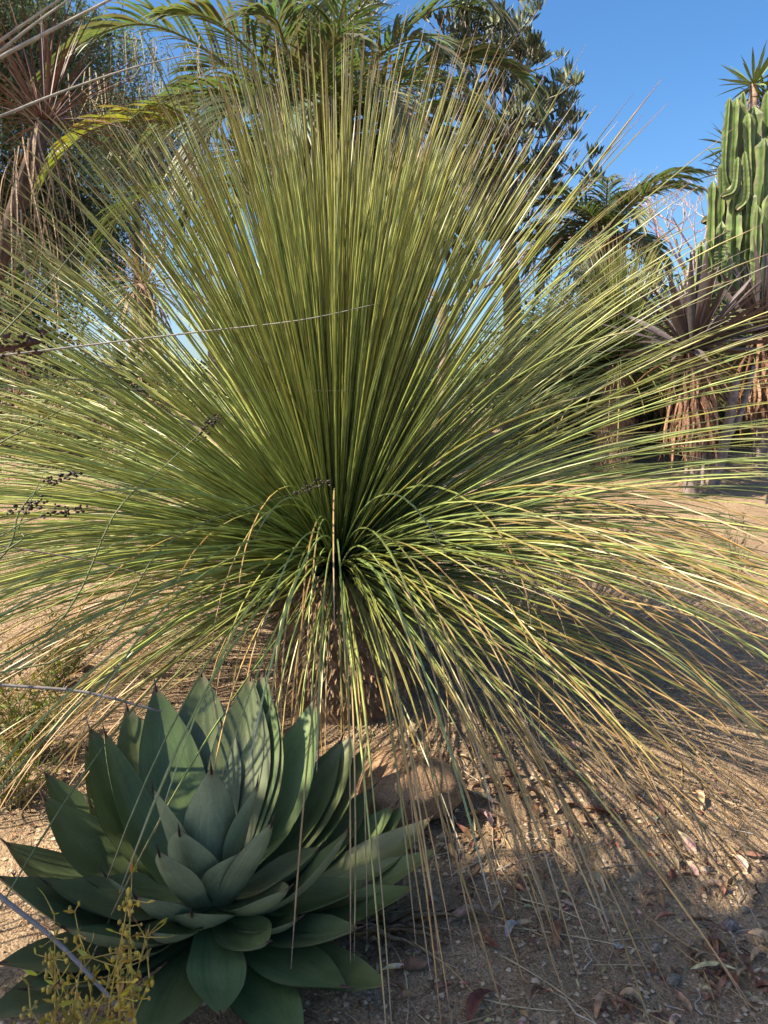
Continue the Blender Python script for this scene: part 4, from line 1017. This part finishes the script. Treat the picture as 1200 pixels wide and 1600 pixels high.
p = on_ground(80, 1075); weed('yellow_green_weed', 'feathery green weed rising through the left needles of the grass tree', 'weed', p, 30, .36, .22, [(.11, .14, .04), (.16, .18, .05)], (.14, .14, .06), 63, 26, .022, lean=(.3, 0), fl=(.5, .42, .03))
p = on_ground(1150, 905); weed('twiggy_weed', 'thin dark twiggy weed on the bright soil at the right edge', 'weed', p, 16, .42, .28, [(.09, .085, .04), (.12, .11, .05)], (.11, .09, .05), 64, 12, .022)
p = P(135, 1500, 1.18); p = Vector((p.x, 1.16, gz(p.x, 1.16)))
YW = [(.46, .32, .045), (.38, .27, .05), (.55, .39, .06), (.30, .20, .05)]
root_w = weed('golden_dry_weed', 'golden dried weed with little round pods in front of the lower left agave leaves', 'weed', p, 20, .60, .15, YW, (.42, .29, .06), 65, 22, .020, podn=22)
p2 = Vector((p.x - .10, 1.14, gz(p.x - .1, 1.14)))
weed('golden_dry_weed', 'shorter golden dried weed tuft at the bottom edge, left of the tall golden one', 'weed', p2, 14, .44, .09, YW, (.42, .29, .06), 66, 22, .020, podn=22)

# ------------------------------------------------------------------ litter on the soil
rl = random.Random(77)
LNAME = ['reddish brown', 'copper brown', 'dark red brown', 'pale tan', 'tan', 'greyish tan', 'blackish maroon', 'cream coloured']
LEAFC = [(.27, .135, .085), (.33, .185, .11), (.20, .10, .07), (.42, .29, .17), (.37, .24, .14), (.30, .215, .14), (.15, .08, .06), (.50, .37, .23)]
def dry_mesh(seed):
    rr = random.Random(seed); mb = MB(); L = rr.uniform(.045, .085); wd = L * rr.uniform(.2, .36); c = LEAFC[seed % len(LEAFC)]
    pts = []; curl = rr.choice([-1, 1]) * rr.uniform(.5, 1.8)
    for i in range(6):
        s = i / 5; pts.append(Vector((L * (s - .5), .12 * L * math.sin(s * 3 + seed) , .006 + L * .16 * curl * (s - .5) * (s - .2) * 4 + L * .06 * math.sin(s * 5 + seed))))
    lo = min(q.z for q in pts); pts = [q - Vector((0, 0, lo - .003)) for q in pts]
    mb.strip(pts, [wd * k for k in (.12, .75, 1, .85, .5, .05)], Vector((0, 0, 1)), rr.uniform(.4, 1.5), [tuple(x * rr.uniform(.85, 1.15) for x in c) for _ in range(6)])
    return mb.mesh('dry_leaf', M['dry'])
DM = [dry_mesh(s) for s in range(24)]
def free(p):
    return math.hypot(p.x - AG_C.x, p.y - AG_C.y) > .34 and math.hypot(p.x - TRUNK_BASE.x, p.y - TRUNK_BASE.y) > .30
def lay(px, py, sc_, where):
    p = on_ground(px, py)
    if not free(p): return None
    di = rl.randrange(len(DM)); o = put('dry_leaf', DM[di], loc=(p.x, p.y, p.z + rl.uniform(0, .008)), rot=(rl.gauss(0, .35), rl.gauss(0, .35), rl.uniform(0, 6.28)), scale=sc_)
    return tag(o, ('large' if sc_ > 1.05 else 'small') + ' curled ' + LNAME[di % 8] + ' dry leaf ' + where, 'leaf', 'dry leaves scattered on the soil')
ZON = [(780,1235,130,45,58,1,'on the sunlit soil right of the boulder'),(700,1300,60,60,34,1,'in the litter below the boulder'),(930,1290,110,60,34,.95,'under the middle of the right needle fan'),
 (1120,1380,80,60,36,.95,'at the right edge by the white pebble'),(1130,1520,70,55,46,.85,'around the straw yellow strip, lower right'),(640,1480,80,70,40,.9,'just right of the lowest agave leaves'),
 (1010,1580,130,30,24,.75,'along the bottom edge'),(760,1420,150,60,30,.9,'on the shaded soil by the bark strip'),(880,1480,160,80,24,.85,'on the bare shaded soil, lower middle'),
 (40,1330,45,40,14,.8,'left of the agave'),(130,1090,90,50,14,.8,'in the gravel behind the agave')]
nl = 0
for (x, y, sx, sy, n, s, where) in ZON:
    for k in range(n):
        px, py = rl.gauss(x, sx * .6), rl.gauss(y, sy * .6)
        if nl < 292 and 0 < px < 1230 and 960 < py < 1640 and lay(px, py, s * rl.uniform(.45, 1.25), where): nl += 1
def named_leaf(px, py, L, wd, col, rot, label, fold=.6, lift=.02):
    g = on_ground(px, py); mb = MB(); pts = []
    for i in range(8):
        s = i / 7; pts.append(Vector((L * (s - .5), .008 * math.sin(s * 4), .006 + lift * math.sin(s * 3.14))))
    mb.strip(pts, [wd * k for k in (.2, .7, .95, 1, .9, .7, .42, .06)], Vector((0, 0, 1)), fold, [tuple(x * rl.uniform(.9, 1.1) for x in col) for _ in range(8)])
    o = put('dry_leaf', mb.mesh('dry_leaf', M['dry']), loc=g, rot=(0, 0, rot)); tag(o, label, 'leaf')
named_leaf(1118, 1520, .125, .016, (.50, .42, .22), .0, 'straight straw yellow strip of leaf at the lower right edge', .3, .008)
named_leaf(937, 1382, .085, .020, (.42, .33, .22), 1.7, 'tan pointed leaf with its tip towards the viewer, beside the sun and shade border')
named_leaf(803, 1462, .055, .024, (.46, .44, .46), .7, 'pale bluish grey curled leaf on the dark soil')
named_leaf(850, 1440, .085, .016, (.42, .32, .21), .15, 'long pale tan leaf lying level on the shaded soil')
named_leaf(962, 1208, .06, .032, (.52, .40, .24), .6, 'broad cream leaf chip lit by the sun below the right needles')
named_leaf(740, 1440, .15, .034, (.26, .18, .12), .25, 'large flat brown bark strip on the shaded soil right of the agave')
named_leaf(750, 1580, .12, .03, (.15, .06, .05), 1.0, 'dark wine red leaf standing near the bottom edge')
named_leaf(885, 1270, .10, .03, (.44, .31, .19), .5, 'long tan curled leaf in the sunlit litter')
# twigs
for k in range(46):
    pq = (rl.uniform(600, 1200), rl.uniform(1180, 1610)); p = on_ground(*pq)
    if not free(p): continue
    a = rl.uniform(0, 3.14); L = rl.uniform(.06, .2); pts = []
    for i in range(6):
        s = i / 5 - .5; x = math.cos(a) * L * s + .01 * math.sin(i * 1.7 + k); y = math.sin(a) * L * s; pts.append(Vector((x, y, gz(p.x + x, p.y + y) - p.z + .006)))
    mb = MB(); mb.tube(pts, [.0022 * (1 - .1 * i) for i in range(6)], 5, rl.choice([(.36, .28, .19), (.24, .17, .12), (.46, .40, .32)]))
    tag(put('twig', mb.mesh('twig', M['stem']), loc=p), ('long' if L > .13 else 'short') + ' thin dry twig ' + ('on the sunlit soil' if pq[1] < 1340 else 'on the shaded soil') + (' near the agave' if pq[0] < 760 else ' in the middle' if pq[0] < 980 else ' near the right edge'), 'twig', 'dry twigs on the soil')
# pebbles
PM = []
for s in range(8):
    mb = MB(); rr = random.Random(s); vs, fs = ICO[2]
    for q in vs:
        k = 1 + .22 * noise.noise(Vector(q) * 1.6 + Vector((s * 5, 0, 0))); mb.v.append(Vector((q[0] * k, q[1] * k * .8, q[2] * k * .6 + .3))); mb.c.append([(.40, .31, .22), (.36, .31, .27), (.50, .40, .28), (.28, .22, .17)][s % 4])
    mb.f = [tuple(f) for f in fs]; PM.append(mb.mesh('pebble', M['stone']))
n = 0
while n < 190:
    px, py = (rl.uniform(560, 1210), rl.uniform(1120, 1620)) if rl.random() < .72 else (rl.uniform(0, 420), rl.uniform(960, 1320))
    p = on_ground(px, py)
    if not free(p): continue
    s = .0035 + .0075 * rl.random() ** 3; n += 1
    pi = rl.randrange(8); tag(put('pebble', PM[pi], loc=p, rot=(0, 0, rl.uniform(0, 6)), scale=s), ('tiny ' if s < .0055 else 'small ') + ['brown', 'grey', 'sand coloured', 'dark brown'][pi % 4] + ' rough pebble ' + ('in the gravel behind the agave' if px < 430 else 'on the soil by the boulder' if py < 1300 else 'on the soil near the right edge' if px > 950 else 'on the shaded soil right of the agave'), 'pebble', 'small pebbles in the soil')
# crumbs of soil, chips and thin dead needles: too many to count
cb = MB()
for k in range(26000):
    y = .9 + 3.6 * rl.random() ** 1.5; x = rl.uniform(-.62, .62) * (y + .5)
    z = gz(x, y); s = .0018 + .009 * rl.random() ** 5
    b0_ = len(cb.v); c = rl.choice([(.36, .26, .17), (.42, .31, .2), (.28, .2, .14), (.47, .36, .25)]); vs = [(1, 0, -.2), (-.5, .87, -.2), (-.5, -.87, -.2), (.1, 0, .9)]
    a = rl.uniform(0, 6.28); ca, sa = math.cos(a), math.sin(a)
    for q in [(1, 0, 0), (0, 1, .1), (-1, .1, 0), (0, -1, .1), (.2, .1, .8)]:
        kx = s * rl.uniform(.7, 1.3); cb.v.append(Vector((x + (q[0] * ca - q[1] * sa) * kx, y + (q[0] * sa + q[1] * ca) * kx, z + q[2] * s + .002))); cb.c.append(c)
    cb.f += [(b0_ + i, b0_ + (i + 1) % 4, b0_ + 4) for i in range(4)]
cb.build('soil_crumbs', M['soil'], kind='stuff')
nb = MB()
for k in range(3600):
    y = 1.0 + 3.4 * rl.random() ** 1.2; x = rl.uniform(-.6, .62) * (y + .5)
    if math.hypot(x - TRUNK_BASE.x, y - TRUNK_BASE.y) < .27: continue
    a = rl.uniform(0, 6.28); L = rl.uniform(.02, .09); z = gz(x, y) + .004; d = Vector((math.cos(a), math.sin(a), 0)) * L
    p = Vector((x, y, z)); e = p + d; e.z = gz(e.x, e.y) + rl.uniform(.004, .014); m_ = p.lerp(e, .5) + Vector((0, 0, .004))
    nb.strip([p, m_, e], [.002, .003, .001], Vector((0, 0, 1)), .5, rl.choice([(.40, .30, .18), (.26, .15, .09), (.48, .40, .28), (.18, .12, .08)]))
nb.build('needle_litter', M['dry'], kind='stuff')

fb_ = MB()
for k in range(9500):
    y = 1.0 + 3.2 * rl.random() ** 1.4; x = rl.uniform(-.6, .62) * (y + .5)
    if math.hypot(x - TRUNK_BASE.x, y - TRUNK_BASE.y) < .27: continue
    dens = noise.noise(Vector((x * 3.1, y * 3.1, 4.0)))
    if dens < rl.uniform(-.35, .25): continue
    a = rl.uniform(0, 6.28); L = rl.uniform(.007, .024); d = Vector((math.cos(a), math.sin(a), rl.gauss(0, .25))) * L; p = Vector((x, y, gz(x, y) + rl.uniform(.005, .012)))
    fb_.strip([p, p + d * .5 + Vector((0, 0, rl.uniform(-.002, .005))), p + d], [L * .15, L * rl.uniform(.3, .6), L * .1], Vector((rl.gauss(0, .4), rl.gauss(0, .4), 1)), rl.uniform(.1, .9), tuple(q * rl.uniform(.7, 1.2) for q in rl.choice(LEAFC)))
fb_.build('leaf_litter', M['dry'], kind='stuff')

# larger broken stones half buried, and straw coloured needles that have dropped from the grass tree
for k in range(26):
    px, py = rl.uniform(580, 1200), rl.uniform(1150, 1600); p = on_ground(px, py)
    if not free(p): continue
    sx = rl.uniform(.010, .022)
    stone('stone', ('broken brown ' if k % 2 else 'rough greyish tan ') + 'stone half buried ' + ('in the sunlit soil' if py < 1340 else 'in the shaded soil') + (' by the boulder' if px < 760 else ' in the middle' if px < 980 else ' near the right edge'), 'stone', px, py, sx, sx * .8, sx * .6, (.33, .24, .165) if k % 2 else (.36, .30, .23), 60 + k, 'half buried stones in the soil', sub=2, sink=.5, flat=.8)
for k in range(26):
    px, py = rl.uniform(600, 1200), rl.uniform(1180, 1600); p = on_ground(px, py)
    if not free(p): continue
    a = rl.gauss(-.9, .6); L = rl.uniform(.18, .42); bend = rl.gauss(0, .25); pts = []
    for i in range(9):
        q = i / 8 - .5; x = math.cos(a + bend * q) * L * q; y = math.sin(a + bend * q) * L * q; pts.append(Vector((x, y, gz(p.x + x, p.y + y) - p.z + .007 + .01 * (q * q))))
    mb = MB(); mb.tube(pts, [.0026 * (1 - .07 * i) for i in range(9)], 4, rl.choice([(.42, .28, .12), (.46, .36, .22), (.36, .24, .12)]))
    tag(put('fallen_needle', mb.mesh('fallen_needle', M['stem']), loc=p), ('long' if L > .3 else 'short') + ' straw coloured fallen needle leaf lying ' + ('on the sunlit soil' if py < 1340 else 'on the shaded soil') + (' near the agave' if px < 760 else ' in the middle' if px < 980 else ' near the right edge'), 'leaf', 'fallen needle leaves on the soil')
